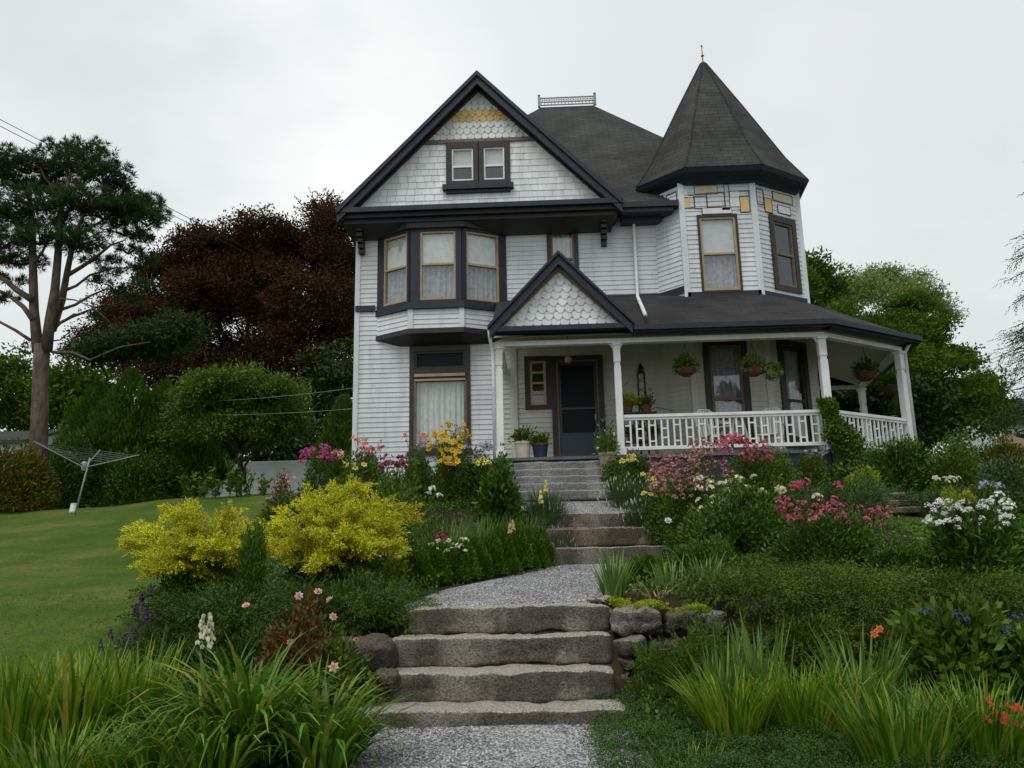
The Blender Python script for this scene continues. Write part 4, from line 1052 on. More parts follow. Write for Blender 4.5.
# ---------------------------------------------------------------- lawn blades and ground cover
def lawn():
    cl = Cloud(); n = 22000
    y = 5.5+6*U(0, 1, n)**1.3; x = U(-1, -.0, n)*(4+y*.62)
    lx = np.interp(y, [0, 5, 7, 9.5, 12, 16, 20, 26], [-4.6, -4.2, -4.0, -4.5, -4.6, -5.6, -6.3, -6.3])
    k = x < lx; x, y = x[k], y[k]
    m = 9000; x = np.concatenate([x, U(5.0, 8.6, m)]); y = np.concatenate([y, U(10.6, 14.8, m)])
    B = np.stack([x, y, terr(x, y)-.004], 1)
    cl.blades(B, U(.015, .032, len(x)), U(.006, .010, len(x))*(1+y/16), U(0, .6, len(x)), U(0, .8, len(x)), seg=1)
    o = cl.build('lawn_grass', L['lawn']); o['kind'] = 'stuff'
lawn()
def cover():
    cl = Cloud(); n = 150000
    y = U(5.2, 19.3, n); x = U(-6.2, 12, n)
    lx = np.interp(y, [0, 5, 7, 9.5, 12, 16, 20, 26], [-4.6, -4.2, -4.0, -4.5, -4.6, -5.6, -6.3, -6.3])
    k = (x > lx) & (np.abs(x-pathx(y)) > pathw(y)+.16) & ~((x > 5.2) & (x < 8.3) & (y > 10.8) & (y < 14.6)) & ~((y > 17) & (x > -1.2) & (x < 8.9)) & ~((y > 14) & (y < 17.3) & (x > -.85) & (x < 2.0))
    x, y = x[k], y[k]; hh = (.10+.12*(np.sin(x*2.1)*np.cos(y*1.7)+1)/2)*sst(5.5, 9, y)+.03
    P = np.stack([x, y, terr(x, y)+U(0, 1, len(x))*hh], 1)
    cl.leaves(P, nrm(rdir(len(x))+np.array([0, 0, .7])), U(.03, .075, len(x)), .028, fold=.1)
    o = cl.build('ground_cover', L['greend']); o['kind'] = 'stuff'
cover()
# ---------------------------------------------------------------- placing plants: pixel box + depth -> world size
def box(px0, px1, py0, Y, base=None):
    cx = (px0+px1)/2; m = at(cx, py0, Y); x = m[0]; w = abs(at(px1, py0, Y)[0]-at(px0, py0, Y)[0])
    z = T(x, Y) if base is None else at(cx, base, Y)[2]
    return np.array([x, Y, z]), w/2, max(.08, m[2]-z)
def dome(label, cat, px0, px1, py0, Y, n, ll, lw, leaf, name='shrub', ry=None, base=None, group=None, **k):
    c, rx, h = box(px0, px1, py0, Y, base)
    return shrub(name, label, cat, c, rx, ry or rx*.8, h, n, ll, lw, L[leaf], group, **k), c, rx, h
def spots_in(px0, px1, py0, py1, Y, n, dy=.5):
    return [at(U(px0, px1), U(py0, py1), Y+U(-dy, dy)*.5) for _ in range(n)]
def dome_spots(c, rx, ry, h, n, zlo=.35, r=1.02, front=True):
    d = hemi(n*4, zlo); 
    if front: d = d[d[:, 1] < .25]
    return [c+p*np.array([rx, ry, h])*r*U(.93, 1.06) for p in d[:n]]
# hedge of clipped box along the walk
pts = [(417, 555, 10.6), (431, 552, 10.9), (446, 550, 11.2), (460, 548, 11.5), (474, 545, 11.8), (487, 543, 12.15), (500, 540, 12.5), (511, 537, 12.85), (521, 534, 13.2), (530, 531, 13.6), (538, 528, 14.0)]
ords = ['box ball at the near end of the clipped hedge, next to the dark juniper', 'second clipped box ball from the near end of the hedge', 'third clipped box ball from the near end of the hedge', 'fourth clipped box ball from the near end of the hedge', 'fifth clipped box ball from the near end of the hedge', 'middle clipped box ball, sixth along the hedge', 'fifth clipped box ball from the stone steps end of the hedge', 'fourth clipped box ball from the stone steps end of the hedge', 'third clipped box ball from the stone steps end of the hedge', 'second clipped box ball from the stone steps end of the hedge', 'clipped box ball at the far end of the hedge, by the middle stone steps']
proto = None
def boxball(c, r, h, lab):
    t = thing('box_shrub', lab, 'box shrub', c, 'clipped box hedge along the gravel walk')
    cl = Cloud(); n = 5200; d = hemi(n, -.05); f = lump(6, 4, .10)
    P = d*f(d)[:, None]*U(.78, 1.03, n)[:, None]*np.array([r, r, h]); P[:, 2] = np.maximum(P[:, 2], .01)
    cl.leaves(P+c, nrm(d+rdir(n)*.5+np.array([0, 0, .6])), U(.03, .055, n), .02, fold=.15); cl.build('foliage', L['box'], t)
    mb = MB(); mb.tube([c, c+[0, 0, h*.6]], .02, 5); mb.build('stem', M['twig'], t); return t
for i, ((px, py, Y), lab) in enumerate(zip(pts, ords)):
    c = at(px, py, Y); c[2] = T(c[0], Y)
    hh = .42+.02*i
    if i % 3 == 0: proto = boxball(c, .25, .42, lab); o = proto; o.scale = (1, 1, hh/.42)
    else:
        o = copy_tree(proto); o.location = tuple(c); o['label'] = lab; o.scale = (U(.95, 1.1), U(.95, 1.1), hh/.42*U(.94, 1.05)); o.rotation_euler.z = U(0, 6)
# golden juniper: arching shoots with feathery side sprays
def juniper(name, label, cat, c, rx, ry, h, nb, leaf, inner=None, ll=.07, lw=.016, K=18, sub=8, arch=1.1, up=.75, group=None, az=None, wob=.35, slen=.24, spread=.6):
    c = np.array(c, float); t = thing(name, label, cat, c, group)
    cl = Cloud(); a = U(0, 2*PI, nb) if az is None else U(az[0], az[1], nb)
    el = U(.08, 1.15, nb)*up
    base = c+np.stack([np.cos(a)*rx*U(0, .45, nb), np.sin(a)*ry*U(0, .45, nb), np.full(nb, .02)+U(0, .25, nb)*h], 1)
    D = nrm(np.stack([np.cos(a)*np.cos(el)*rx, np.sin(a)*np.cos(el)*ry, np.sin(el)*h*1.6], 1)+rdir(nb)*.1*wob)
    ln = np.sqrt((rx*np.cos(el))**2+(h*1.1*np.sin(el))**2)*U(.6, 1.02, nb)
    P, T_ = cl.fronds(base, D, ln, arch*U(.3, 1, nb)*.6, K, None, 0)
    m = np.arange(K) >= 2
    Pb = P[:, m].reshape(-1, 3); Tb = T_[:, m].reshape(-1, 3); tt = np.tile((np.arange(K)[m]+.5)/K, nb)
    for rep in range(2):
        q = perp(Tb); d = nrm(Tb*U(.6, 1.3, len(Tb))[:, None]+q*spread+np.array([0, 0, .15]))
        cl.fronds(Pb, d, slen*(1.15-.7*tt)*U(.5, 1.2, len(Pb)), U(0, .5, len(Pb)), sub, ll, lw, .55)
    cl.build('foliage', leaf, t)
    if inner:
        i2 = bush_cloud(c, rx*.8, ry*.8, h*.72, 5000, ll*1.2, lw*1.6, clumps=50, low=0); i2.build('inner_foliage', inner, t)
    mb = MB()
    for i in range(0, nb, max(1, nb//14)):
        mb.tube([base[i]]+[P[i, k] for k in (3, 7, 11)], [.014, .010, .007, .004], 4)
    mb.build('branch', M['twig'], t)
    return t
def jun(label, px0, px1, py0, Y, leaf, base=None, ry=None, hs=1., **k):
    c, rx, h = box(px0, px1, py0, Y, base); return juniper(k.pop('name', 'juniper'), label, 'juniper', c, rx, ry or rx*.8, h*hs, k.pop('nb', 60), L[leaf], **k)
GI = L['golden_in']
def plume(cl, p0, p1, r, n, sub=7, ll=.032, lw=.011, sl=.13, lift=.12):
    p0, p1 = np.array(p0), np.array(p1); ax = p1-p0; L_ = np.linalg.norm(ax); A = ax/L_
    t = U(.08, 1, n)**.8; rad = perp(np.repeat(A[None], n, 0)); rad[:, 2] = np.abs(rad[:, 2])*.8+rad[:, 2]*.2; rad = nrm(rad)
    q = r*np.minimum(1, (1.02-t)*2.2)**.7*U(.2, 1, n)**.5
    P = p0+ax*t[:, None]+rad*q[:, None]; P[:, 2] += lift*L_*np.sin(PI*t)
    tang = nrm(ax+np.stack([np.zeros(n), np.zeros(n), lift*L_*PI*np.cos(PI*t)], 1))
    D = nrm(tang*1.1+rad*.75+rdir(n)*.22+[0, 0, .1])
    cl.fronds(P, D, sl*U(.6, 1.25, n), U(.1, .7, n), sub, ll, lw, .5)
def golden(label, base_px, tips, Y, extra, seedr):
    b = at(*base_px, Y); c = np.array([b[0], Y, T(b[0], Y)]); t = thing('juniper', label, 'juniper', c)
    cl = Cloud(); mb = MB()
    def arm(tip, n, r, rep):
        f = U(.5, .72); p0 = tip+(c+[0, 0, .15]-tip)*np.array([f, f, .62*f])
        ax = tip-p0; plume(cl, p0, tip, r, n, lift=.16, sl=.10)
        # side feathers leaving the arm, all swept forward
        for k in range(5):
            s0 = U(.25, .85); q = p0+ax*s0+np.array([0, 0, .16*np.linalg.norm(ax)*math.sin(PI*s0)]); d = nrm(ax*1.0/np.linalg.norm(ax)+RNG.normal(size=3)*np.array([.55, .6, .3]))
            plume(cl, q, q+d*U(.14, .26), r*.55, int(n*.34), lift=.1, sl=.075)
        if rep == 0: mb.tube([c+[0, 0, .02], (c+p0)/2+[0, 0, .03], p0, tip], [.016, .012, .008, .003], 4)
    for k, (tx, ty, dy) in enumerate(tips):
        tip = at(tx, ty, Y+dy); tip = tip+(c-tip)*.05
        for rep in range(3):
            arm(tip+RNG.normal(size=3)*np.array([.05, .12, .03])*(rep > 0)+np.array([0, 0, -.05*rep]), 95, .042, rep)
    for k in range(extra):
        tx, ty, dy = tips[int(U(0, len(tips)))]; t2 = tips[int(U(0, len(tips)))]; w_ = U(0, 1)
        tp = at(tx, ty, Y+dy)*w_+at(t2[0], t2[1], Y+t2[2])*(1-w_); tp = tp+(c-tp)*U(.2, .6)+[0, U(-.5, .25), 0]; tp[2] = max(tp[2], c[2]+.2)
        arm(tp, 70, .045, 1)
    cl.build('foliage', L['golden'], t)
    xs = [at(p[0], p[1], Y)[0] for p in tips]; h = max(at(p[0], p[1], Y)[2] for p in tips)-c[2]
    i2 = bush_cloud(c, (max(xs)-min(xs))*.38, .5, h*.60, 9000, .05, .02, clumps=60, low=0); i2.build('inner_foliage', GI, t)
    mb.build('branch', M['twig'], t)
golden('golden yellow juniper, left of the green tufted dome', (205, 590), [(120, 545, -.2), (134, 527, 0), (152, 533, .2), (175, 508, .2), (196, 510, .3), (231, 516, .2), (152, 570, -.4), (170, 560, -.5), (205, 545, -.5), (215, 528, 0), (160, 548, -.4), (235, 545, -.4), (245, 530, .1), (190, 530, -.2), (178, 540, -.6), (225, 555, -.5)], 9.6, 7, 1)
golden('large golden yellow juniper with plume tips, right of the green dome', (330, 580), [(356, 483, .2), (381, 497, .1), (416, 509, .0), (337, 490, .2), (318, 497, 0), (300, 501, .1), (276, 519, 0), (397, 524, -.2), (404, 543, -.4), (287, 552, -.5), (365, 545, -.6), (330, 520, -.5), (300, 535, -.5), (350, 510, -.3), (375, 520, -.4), (318, 556, -.6), (270, 545, -.4), (262, 530, 0), (385, 508, -.1), (340, 505, -.1), (310, 515, -.3), (345, 535, -.7), (385, 540, -.6)], 9.9, 12, 2)
dome('small green cypress dome poking between the two golden junipers', 'shrub', 240, 271, 520, 9.2, 5000, .06, .014, 'thuja', name='dwarf_cypress', up=1.4)
jun('wide dark green juniper drooping beneath the golden one, left half', 155, 305, 558, 8.8, 'darkneedle', ry=.8, nb=130, up=.5, arch=1.8, ll=.05, lw=.012, inner=L['darkneedle'])
jun('dark green juniper skirt near the purple sage', 140, 240, 600, 8.0, 'darkneedle', ry=.5, nb=80, up=.5, arch=1.8, ll=.05, lw=.012, inner=L['darkneedle'])
jun('dark green juniper skirt behind the cream flower spike', 210, 300, 605, 7.9, 'darkneedle', ry=.4, nb=70, up=.5, arch=1.8, ll=.05, lw=.012, inner=L['darkneedle'])
jun('dark green juniper spilling toward the top front step', 270, 425, 556, 8.9, 'darkneedle', ry=.8, nb=130, up=.55, arch=2.0, ll=.05, lw=.012, inner=L['darkneedle'])
# roses in front of the dark juniper
def rosebush(label, px0, px1, py0, Y, n, leaf, heads, kind, m, r, base=None, ry=None, ll=.055, lw=.03, st=None, cat='rose bush', name='rose_bush', one=False, bl='bloom', **k):
    t, c, rx, h = dome(label, cat, px0, px1, py0, Y, n, ll, lw, leaf, name=name, ry=ry, base=base, **k)
    if isinstance(heads, int): heads = dome_spots(c, rx, ry or rx*.8, h, heads)
    heads_on(t, c, heads, kind, L[m], r, one, M[st] if st else None, name=bl)
    return t
rosebush('low rose bush with reddish leaves and pale pink blooms', 255, 350, 592, 7.7, 3600, 'rosered', [at(333, 617, 7.35), at(318, 592, 7.5), at(299, 596, 7.4), at(246, 606, 7.5), at(330, 600, 7.5)], 'rose', 'p_palepink', .042, ry=.4, clumps=30, amp=.3, st='stem')
rosebush('green rose foliage with two pink buds low over the boulder', 285, 385, 632, 7.55, 2600, 'olive', [at(290, 642, 7.3), at(356, 640, 7.3)], 'rose', 'p_pink', .03, ry=.35, clumps=26, amp=.3, st='stem')
# spikes
def spikes(label, cat, name, spots, m, hgt, r, n, fr, leaf='green', stemm='stem', bellf=False, nl=26, lh=.35, lwid=.02):
    p0 = np.mean([s for s in spots], axis=0); c = np.array([p0[0], p0[1], T(p0[0], p0[1])])
    t = thing(name, label, cat, c)
    for s in spots:
        cl = Cloud(); (bell if bellf else spike)(cl, np.array(s), hgt, r, n, fr); cl.build('flower_spike', L[m], t)
    curved_stems([np.array(s)+[0, 0, hgt*.9] for s in spots], c, .006, M[stemm], t)
    cl = Cloud(); B = disc(nl, c, .15, .12); cl.blades(B, lh*U(.6, 1.1, nl), lwid, U(.1, .9, nl), U(.2, 1, nl)); cl.build('foliage', L[leaf], t)
    return t
spikes('tall yucca like spike of cream bells above the front grasses', 'flower', 'yucca_flower', [at(205, 645, 7.0)], 'p_cream', .26, .07, 46, .045, bellf=True)
spikes('purple sage spikes at the edge of the lawn', 'flower', 'sage_plant', [at(141, 604, 8.1), at(150, 596, 8.2), at(136, 616, 8.0), at(146, 620, 8.0)], 'p_purple', .11, .02, 50, .022)
spikes('faded lilac flower stems beside the purple sage', 'flower', 'sage_plant', [at(110, 640, 7.8), at(122, 650, 7.7), at(100, 652, 7.7), at(132, 640, 7.7)], 'p_purple', .12, .02, 30, .016, leaf='olive')
spikes('pale yellow snapdragon spike at the end of the lavender', 'flower', 'snapdragon', [at(541, 503, 13.8), at(546, 493, 13.8)], 'p_lemon', .2, .03, 40, .03)
# foreground strap leaves, left
def clump(label, px, py, Y, n, h, w, leaf, name='grass_clump', cat='grass clump', r=.25, lean=(.02, .35), droop=(.1, .8), group=None, **k):
    p = at(px, py, Y); return strap_clump(name, label, cat, (p[0], Y), n, h, w, L[leaf], lean, droop, r, group, **k)
GL = 'yellow green iris clumps at the lower left'
clump('yellow green upright iris leaves in the lower left corner', 18, 720, 6.25, 200, .80, .042, 'blade', 'iris_clump', 'iris clump', group=GL)
clump('yellow green iris clump second from the lower left corner', 78, 720, 6.5, 200, .84, .042, 'blade', 'iris_clump', 'iris clump', group=GL)
clump('yellow green iris clump left of the drooping daylilies', 135, 720, 6.8, 190, .82, .042, 'blade', 'iris_clump', 'iris clump', group=GL)
clump('short iris fans behind the lower left clumps, nearest the lawn', 60, 690, 7.2, 180, .62, .024, 'blade', 'iris_clump', 'iris clump', group=GL)
clump('low tangle of green blades along the bottom left edge', 60, 768, 5.75, 300, .50, .022, 'daylily', 'iris_clump', 'iris clump', group=GL, lean=(.1, .7), droop=(.5, 1.6), r=.4)
clump('low green blades at the bottom edge under the daylilies', 150, 768, 5.8, 240, .45, .02, 'daylily', 'iris_clump', 'iris clump', group=GL, lean=(.1, .7), droop=(.5, 1.6), r=.35)
GD = 'arching daylily leaf clumps left of the gravel'
clump('big arching daylily clump with pale leaf tips in front of the boulders', 250, 740, 6.3, 340, 1.02, .048, 'daylily', 'daylily_clump', 'daylily', group=GD, lean=(.05, .75), droop=(.9, 2.6), r=.2)
clump('arching daylily clump nearest the gravel path', 322, 750, 6.15, 240, .82, .044, 'daylily', 'daylily_clump', 'daylily', group=GD, lean=(.1, .7), droop=(.9, 2.3), r=.18)
clump('arching daylily clump behind, under the cream flower spike', 215, 710, 6.85, 220, .88, .045, 'daylily', 'daylily_clump', 'daylily', group=GD, lean=(.05, .7), droop=(.8, 2.3), r=.2)
clump('daylily clump along the bottom edge, centre left', 205, 768, 5.85, 220, .7, .034, 'daylily', 'daylily_clump', 'daylily', group=GD, lean=(.1, .7), droop=(.8, 2.2), r=.25)
t = thing('daylily_stalk', 'single peach daylily bloom leaning over the boulder on a bent stalk', 'flower', at(318, 700, 6.5))
cl = Cloud(); lily(cl, at(334, 669, 6.4), .055); cl.build('bloom', L['p_peach'], t)
mb = MB(); mb.tube([at(312, 742, 6.5), at(313, 705, 6.5), at(320, 680, 6.45), at(333, 670, 6.4)], [.006, .006, .005, .004], 5); mb.build('stem', M['stem'], t)
for px, py in ((121, 722), (152, 762)):
    pass
# filler shrubs of the left bed -------------------------------------------------
GF_ = 'mixed perennials of the left bed'
for lab, a in (('leafy green perennial mound behind the golden juniper tips', (352, 430, 492, 12.2, 5200, .07, .028, 'green')),
               ('dark leafy mound left of the grey green irises', (380, 425, 515, 11.0, 3600, .06, .026, 'greend')),
               ('green mound in the middle of the left bed below the maroon blooms', (360, 440, 470, 14.5, 5200, .08, .03, 'green')),
               ('blue green leafy mound left of the maroon blooms', (310, 375, 480, 14.2, 5000, .08, .03, 'bluegreen')),
               ('blue green mound under the magenta phlox', (290, 335, 474, 15.5, 4000, .08, .03, 'bluegreen')),
               ('deep green perennials beneath the orange daylilies', (325, 400, 456, 16.2, 4600, .08, .03, 'green')),
               ('leafy green mound under the house window', (395, 450, 458, 17.0, 4000, .08, .03, 'green')),
               ('low green foliage between hedge and irises', (425, 480, 544, 11.6, 2200, .05, .022, 'green')),
               ('dark shrub between the yellow lilies and the porch corner', (462, 512, 454, 16.6, 4600, .08, .032, 'green')),
               ('small leafy plant at the porch corner by the downspout', (488, 510, 448, 16.5, 2200, .07, .03, 'green')),
               ('low bluish foliage right of the pale flat stone', (262, 300, 490, 16.0, 3000, .07, .03, 'green'))):
    dome(lab, 'perennials', a[0], a[1], a[2], a[3], a[4], a[5], a[6], a[7], name='perennial_clump', group=GF_, amp=.3)
dome('glossy dark shrub with broad leaves in front of the porch corner', 'shrub', 472, 528, 462, 14.4, 3800, .13, .055, 'greend', name='broadleaf_shrub', clumps=60, amp=.25)
rosebush('yellow bloom cluster on top of the glossy dark shrub', 474, 492, 458, 13.9, 300, 'green', [at(483, 461, 13.8), at(487, 464, 13.7), at(480, 465, 13.75), at(477, 462, 13.8)], 'cluster', 'p_lemon', .07, cat='flower', name='yellow_flower', base=470, ry=.15, st='stem')
clump('grey green iris bed, near part above the hedge', 446, 530, 12.9, 240, .78, .032, 'iris', 'iris_clump', 'iris clump', r=.38, lean=(.0, .28), droop=(.1, .8), group='grey green irises above the hedge')
clump('grey green iris bed, middle part with blooms at its feet', 482, 525, 13.5, 240, .78, .032, 'iris', 'iris_clump', 'iris clump', r=.38, lean=(.0, .28), droop=(.1, .8), group='grey green irises above the hedge')
clump('grey green iris bed, far part next to the lavender', 515, 515, 14.2, 220, .78, .032, 'iris', 'iris_clump', 'iris clump', r=.35, lean=(.0, .28), droop=(.1, .8), group='grey green irises above the hedge')
clump('grassy daylily leaves behind the golden juniper', 430, 500, 14.0, 200, .7, .028, 'green', 'daylily_clump', 'daylily', r=.3, lean=(.05, .5), droop=(.3, 1.6))
clump('tall daylily leaves under the left house window', 393, 470, 16.6, 220, .85, .032, 'green', 'daylily_clump', 'daylily', r=.35, lean=(.02, .5), droop=(.3, 1.6))
# lavender: fine upright stems
def lavender(label, px, Y, h, r, n, leaf='bluegreen', fl='p_lilac'):
    p = at(px, 500, Y); c = np.array([p[0], Y, T(p[0], Y)]); t = thing('lavender_bush', label, 'lavender', c)
    cl = Cloud(); B = disc(n, c, r*.4, r*.4); out = np.arctan2(B[:, 1]-c[1], B[:, 0]-c[0])
    cl.blades(B, h*U(.7, 1.1, n), .008, U(.05, .75, n), U(0, .3, n), out, 4); 
    k = 1600; d = hemi(k, 0); cl.leaves(c+d*np.array([r*.8, r*.8, h*.7])*U(.5, 1, k)[:, None], nrm(d+[0, 0, 1]), .06, .009); cl.build('foliage', L[leaf], t)
    f = Cloud(); d = hemi(140, .25); P = c+d*np.array([r, r, h*1.02]); f.leaves(P, nrm(d*.4+[0, 0, 1]), .08, .016); o = f.build('blossoms', L[fl], t); o['kind'] = 'stuff'
lavender('loose lavender bush beside the gravel under the porch steps', 545, 15.1, .75, .55, 700)
lavender('smaller lavender tuft in front, spilling over the step end', 556, 14.6, .55, .35, 400)
# flowers of the left bed
rosebush('magenta phlox cluster at the left end of the flower bed', 298, 338, 455, 16.6, 2200, 'green', spots_in(302, 338, 445, 462, 16.3, 20), 'cluster', 'p_magenta', .085, cat='phlox', name='phlox', st='stem')
rosebush('salmon daylilies between the phlox and the house corner', 340, 352, 450, 16.8, 700, 'green', spots_in(334, 350, 448, 462, 16.5, 6), 'lily', 'p_peach', .10, cat='daylily', name='daylily_plant', st='stem')
rosebush('orange daylilies in front of the house corner', 342, 388, 446, 17.0, 1500, 'green', spots_in(350, 382, 436, 452, 16.8, 14), 'lily', 'p_orange', .075, cat='daylily', name='daylily_plant', st='stem')
rosebush('orange red daylilies below the big window', 398, 434, 446, 17.2, 1500, 'green', spots_in(402, 428, 432, 443, 17.0, 8), 'lily', 'p_orange', .075, cat='daylily', name='daylily_plant', st='stem')
rosebush('large mass of golden yellow lilies under the window', 426, 474, 432, 16.2, 3200, 'green', spots_in(429, 447, 432, 452, 15.8, 20)+spots_in(440, 460, 440, 466, 15.6, 32), 'lily', 'p_yellow', .085, cat='lily', name='yellow_lily_plant', st='stem')
rosebush('green bush dotted with small yellow flowers beside the lilies', 434, 474, 421, 16.9, 2600, 'green', spots_in(442, 472, 424, 440, 16.4, 22), 'small', 'p_yellow', .05, cat='shrub', name='yellow_flower_bush')
rosebush('pale lilac hydrangea heads right of the yellow lilies', 455, 492, 444, 16.4, 1400, 'greend', spots_in(458, 488, 444, 456, 16.2, 7), 'cluster', 'p_lilac', .10, cat='hydrangea', name='hydrangea', st='stem')
rosebush('white hydrangea heads left of the yellow lilies', 412, 432, 446, 16.2, 900, 'greend', spots_in(412, 430, 442, 452, 16.0, 4), 'cluster', 'p_lilac', .10, cat='hydrangea', name='hydrangea', st='stem')
rosebush('maroon flower head in the middle of the left bed', 380, 408, 466, 14.8, 1200, 'green', spots_in(382, 404, 457, 468, 14.6, 9), 'small', 'p_maroon', .07, cat='flower', name='maroon_flower', st='stem')
rosebush('pale yellow lilies below the orange daylilies', 336, 366, 466, 15.4, 900, 'green', spots_in(340, 366, 462, 470, 15.2, 6), 'lily', 'p_lemon', .08, cat='lily', name='lily_plant', st='stem')
rosebush('mixed pink blooms behind the phlox', 350, 382, 450, 16.0, 900, 'green', spots_in(350, 384, 447, 462, 15.9, 10), 'small', 'p_rose', .05, cat='flower', name='pink_flower', st='stem')
rosebush('purple pansy bloom behind the clipped hedge', 438, 450, 540, 11.7, 500, 'green', [at(443, 536, 11.4)]+[at(440, 539, 11.4)], 'small', 'p_maroon', .06, cat='flower', name='purple_flower')
rosebush('small cream flowers between irises and hedge', 430, 478, 546, 11.5, 1200, 'green', spots_in(430, 470, 540, 552, 11.2, 16), 'small', 'p_cream', .035, cat='flower', name='cream_flower')
rosebush('sparse yellow green sedum below the golden juniper', 376, 412, 548, 10.4, 900, 'limeg', spots_in(380, 410, 548, 558, 10.2, 6), 'small', 'p_lemon', .03, cat='flower', name='sedum')
spikes('pinkish astilbe plume at the far end of the hedge', 'flower', 'astilbe', [at(510, 533, 12.4), at(513, 530, 12.5)], 'p_peach', .14, .03, 50, .02)
rosebush('small white flowers left of the grey green irises', 428, 440, 485, 13.6, 300, 'green', spots_in(426, 440, 484, 496, 13.5, 4), 'small', 'p_white', .05, cat='flower', name='white_flower', st='stem')
rosebush('brownish low shrub near the house end of the drive', 265, 300, 470, 16.4, 1500, 'rosered', spots_in(268, 296, 470, 484, 16.2, 6), 'small', 'p_palepink', .035, cat='shrub', name='spirea_bush')
# weeds by the van
for px, h, lab in ((203, .9, 'tall leafy stem left of the white van'), (228, 1.25, 'tallest leafy stem in front of the van cab'), (187, .75, 'short pale green plant at the lawn crest, left of the van'), (247, .65, 'arching green plant in front of the van bonnet'), (262, .5, 'fern like plant against the van side'), (238, .8, 'slim leafy plant below the small round tree'), (215, .6, 'bushy weed on the lawn crest below the arborvitae')):
    p = at(px, 500, 21.5); c = np.array([p[0], 21.5, T(p[0], 21.5)]); t = thing('tall_perennial', lab, 'plant', c, 'tall plants on the lawn crest')
    cl = Cloud(); 
    for s in range(4):
        a = U(0, 6.28); k = 26; tt = U(.1, 1, k); hh = h*U(.7, 1)
        P = np.stack([c[0]+np.cos(a)*.22*tt, c[1]+np.sin(a)*.22*tt, c[2]+hh*tt], 1); cl.leaves(P, nrm(rdir(k)+[0, 0, .5]), .15, .05, fold=.1)
    cl.build('foliage', L['green'], t); curved_stems([c+[.15*math.cos(a), .15*math.sin(a), h*.8] for a in (0, 2, 4)], c, .008, M['stem'], t)
# ---------------------------------------------------------------- right bed
clump('small iris fan at the gravel edge above the rounded boulder', 614, 602, 9.15, 90, .58, .036, 'iris', 'iris_clump', 'iris clump', r=.1, lean=(.02, .55), droop=(.05, .5))
clump('iris leaves with dry stalks behind the moss, left', 672, 598, 9.5, 46, .42, .03, 'iris', 'iris_clump', 'iris clump', r=.16, lean=(.02, .5), droop=(.1, .8))
clump('iris leaves behind the moss, right', 705, 598, 9.7, 46, .46, .03, 'iris', 'iris_clump', 'iris clump', r=.16, lean=(.02, .5), droop=(.1, .8))
clump('withered tan leaves between the irises', 658, 598, 9.2, 16, .3, .02, 'p_peach', 'iris_clump', 'iris clump', r=.08, lean=(.3, .9), droop=(.3, 1.2))
dome('compact dark box shrub behind the small iris fan', 'shrub', 618, 668, 556, 10.3, 5200, .05, .022, 'box', name='box_shrub', up=.8, amp=.12)
def moss(label, px0, px1, py, Y, leaf='limeg'):
    a = at(px0, py, Y); b = at(px1, py, Y); c = (a+b)/2; t = thing('sedum_mat', label, 'sedum', c, 'yellow green sedum on the wall top')
    cl = Cloud(); n = 2600; P = disc(n, c, (b[0]-a[0])/2, .22); f = np.sin(P[:, 0]*14)*.02+np.sin(P[:, 1]*19)*.015; P[:, 2] = c[2]-.02+f+U(-.02, .04, n)
    cl.leaves(P, nrm(rdir(n)+[0, -.3, 1]), .028, .018); o = cl.build('foliage', L[leaf], t)
moss('yellow green sedum mat over the rounded boulder', 616, 668, 606, 8.75); moss('yellow green sedum mat further right on the wall top', 664, 712, 610, 8.8)
moss('small sedum patch at the gravel edge', 604, 630, 601, 9.0)
GR = 'dark feathery junipers over the right wall'
jun('dark olive juniper hanging over the wall, left part', 690, 800, 558, 9.1, 'olive', ry=.8, nb=120, up=.5, arch=1.9, ll=.05, lw=.012, group=GR)
jun('dark olive juniper hanging over the wall, middle part', 780, 900, 556, 9.2, 'olive', ry=.8, nb=120, up=.5, arch=1.9, ll=.05, lw=.012, group=GR)
jun('olive juniper behind the leafy shrub, right part', 880, 1030, 566, 9.4, 'olive', ry=.9, nb=120, up=.5, arch=1.7, ll=.05, lw=.012, group=GR)
jun('dark juniper foliage draping down the wall, left part', 745, 850, 590, 8.55, 'olive', ry=.6, nb=110, up=.6, arch=2.2, ll=.05, lw=.012, inner=L['olive'], group=GR)
jun('dark juniper foliage draping down the wall, middle part', 835, 940, 588, 8.5, 'olive', ry=.6, nb=110, up=.6, arch=2.2, ll=.05, lw=.012, inner=L['olive'], group=GR)
jun('dark juniper foliage draping down the wall behind the broad leaved bush', 920, 1040, 592, 8.5, 'olive', ry=.6, nb=100, up=.6, arch=2.2, ll=.05, lw=.012, inner=L['olive'], group=GR)
jun('back row of the dark juniper, below the red roses', 720, 850, 548, 10.2, 'olive', ry=.8, nb=100, up=.5, arch=1.6, ll=.05, lw=.012, group=GR)
GW = 'small shrubs growing in front of the wall'
jun('feathery light green shrub against the wall stones', 668, 732, 620, 7.95, 'green', ry=.3, nb=85, ll=.035, lw=.010, up=1., slen=.12, group=GW, name='wall_shrub')
jun('low yellowish green shrub at the foot of the wall', 630, 705, 648, 7.85, 'green', ry=.28, nb=85, ll=.032, lw=.010, up=.9, slen=.1, group=GW, name='wall_shrub')
jun('small mixed shrub right of the feathery wall shrub', 705, 775, 645, 7.9, 'green', ry=.3, nb=85, ll=.035, lw=.010, up=.9, slen=.12, group=GW, name='wall_shrub')
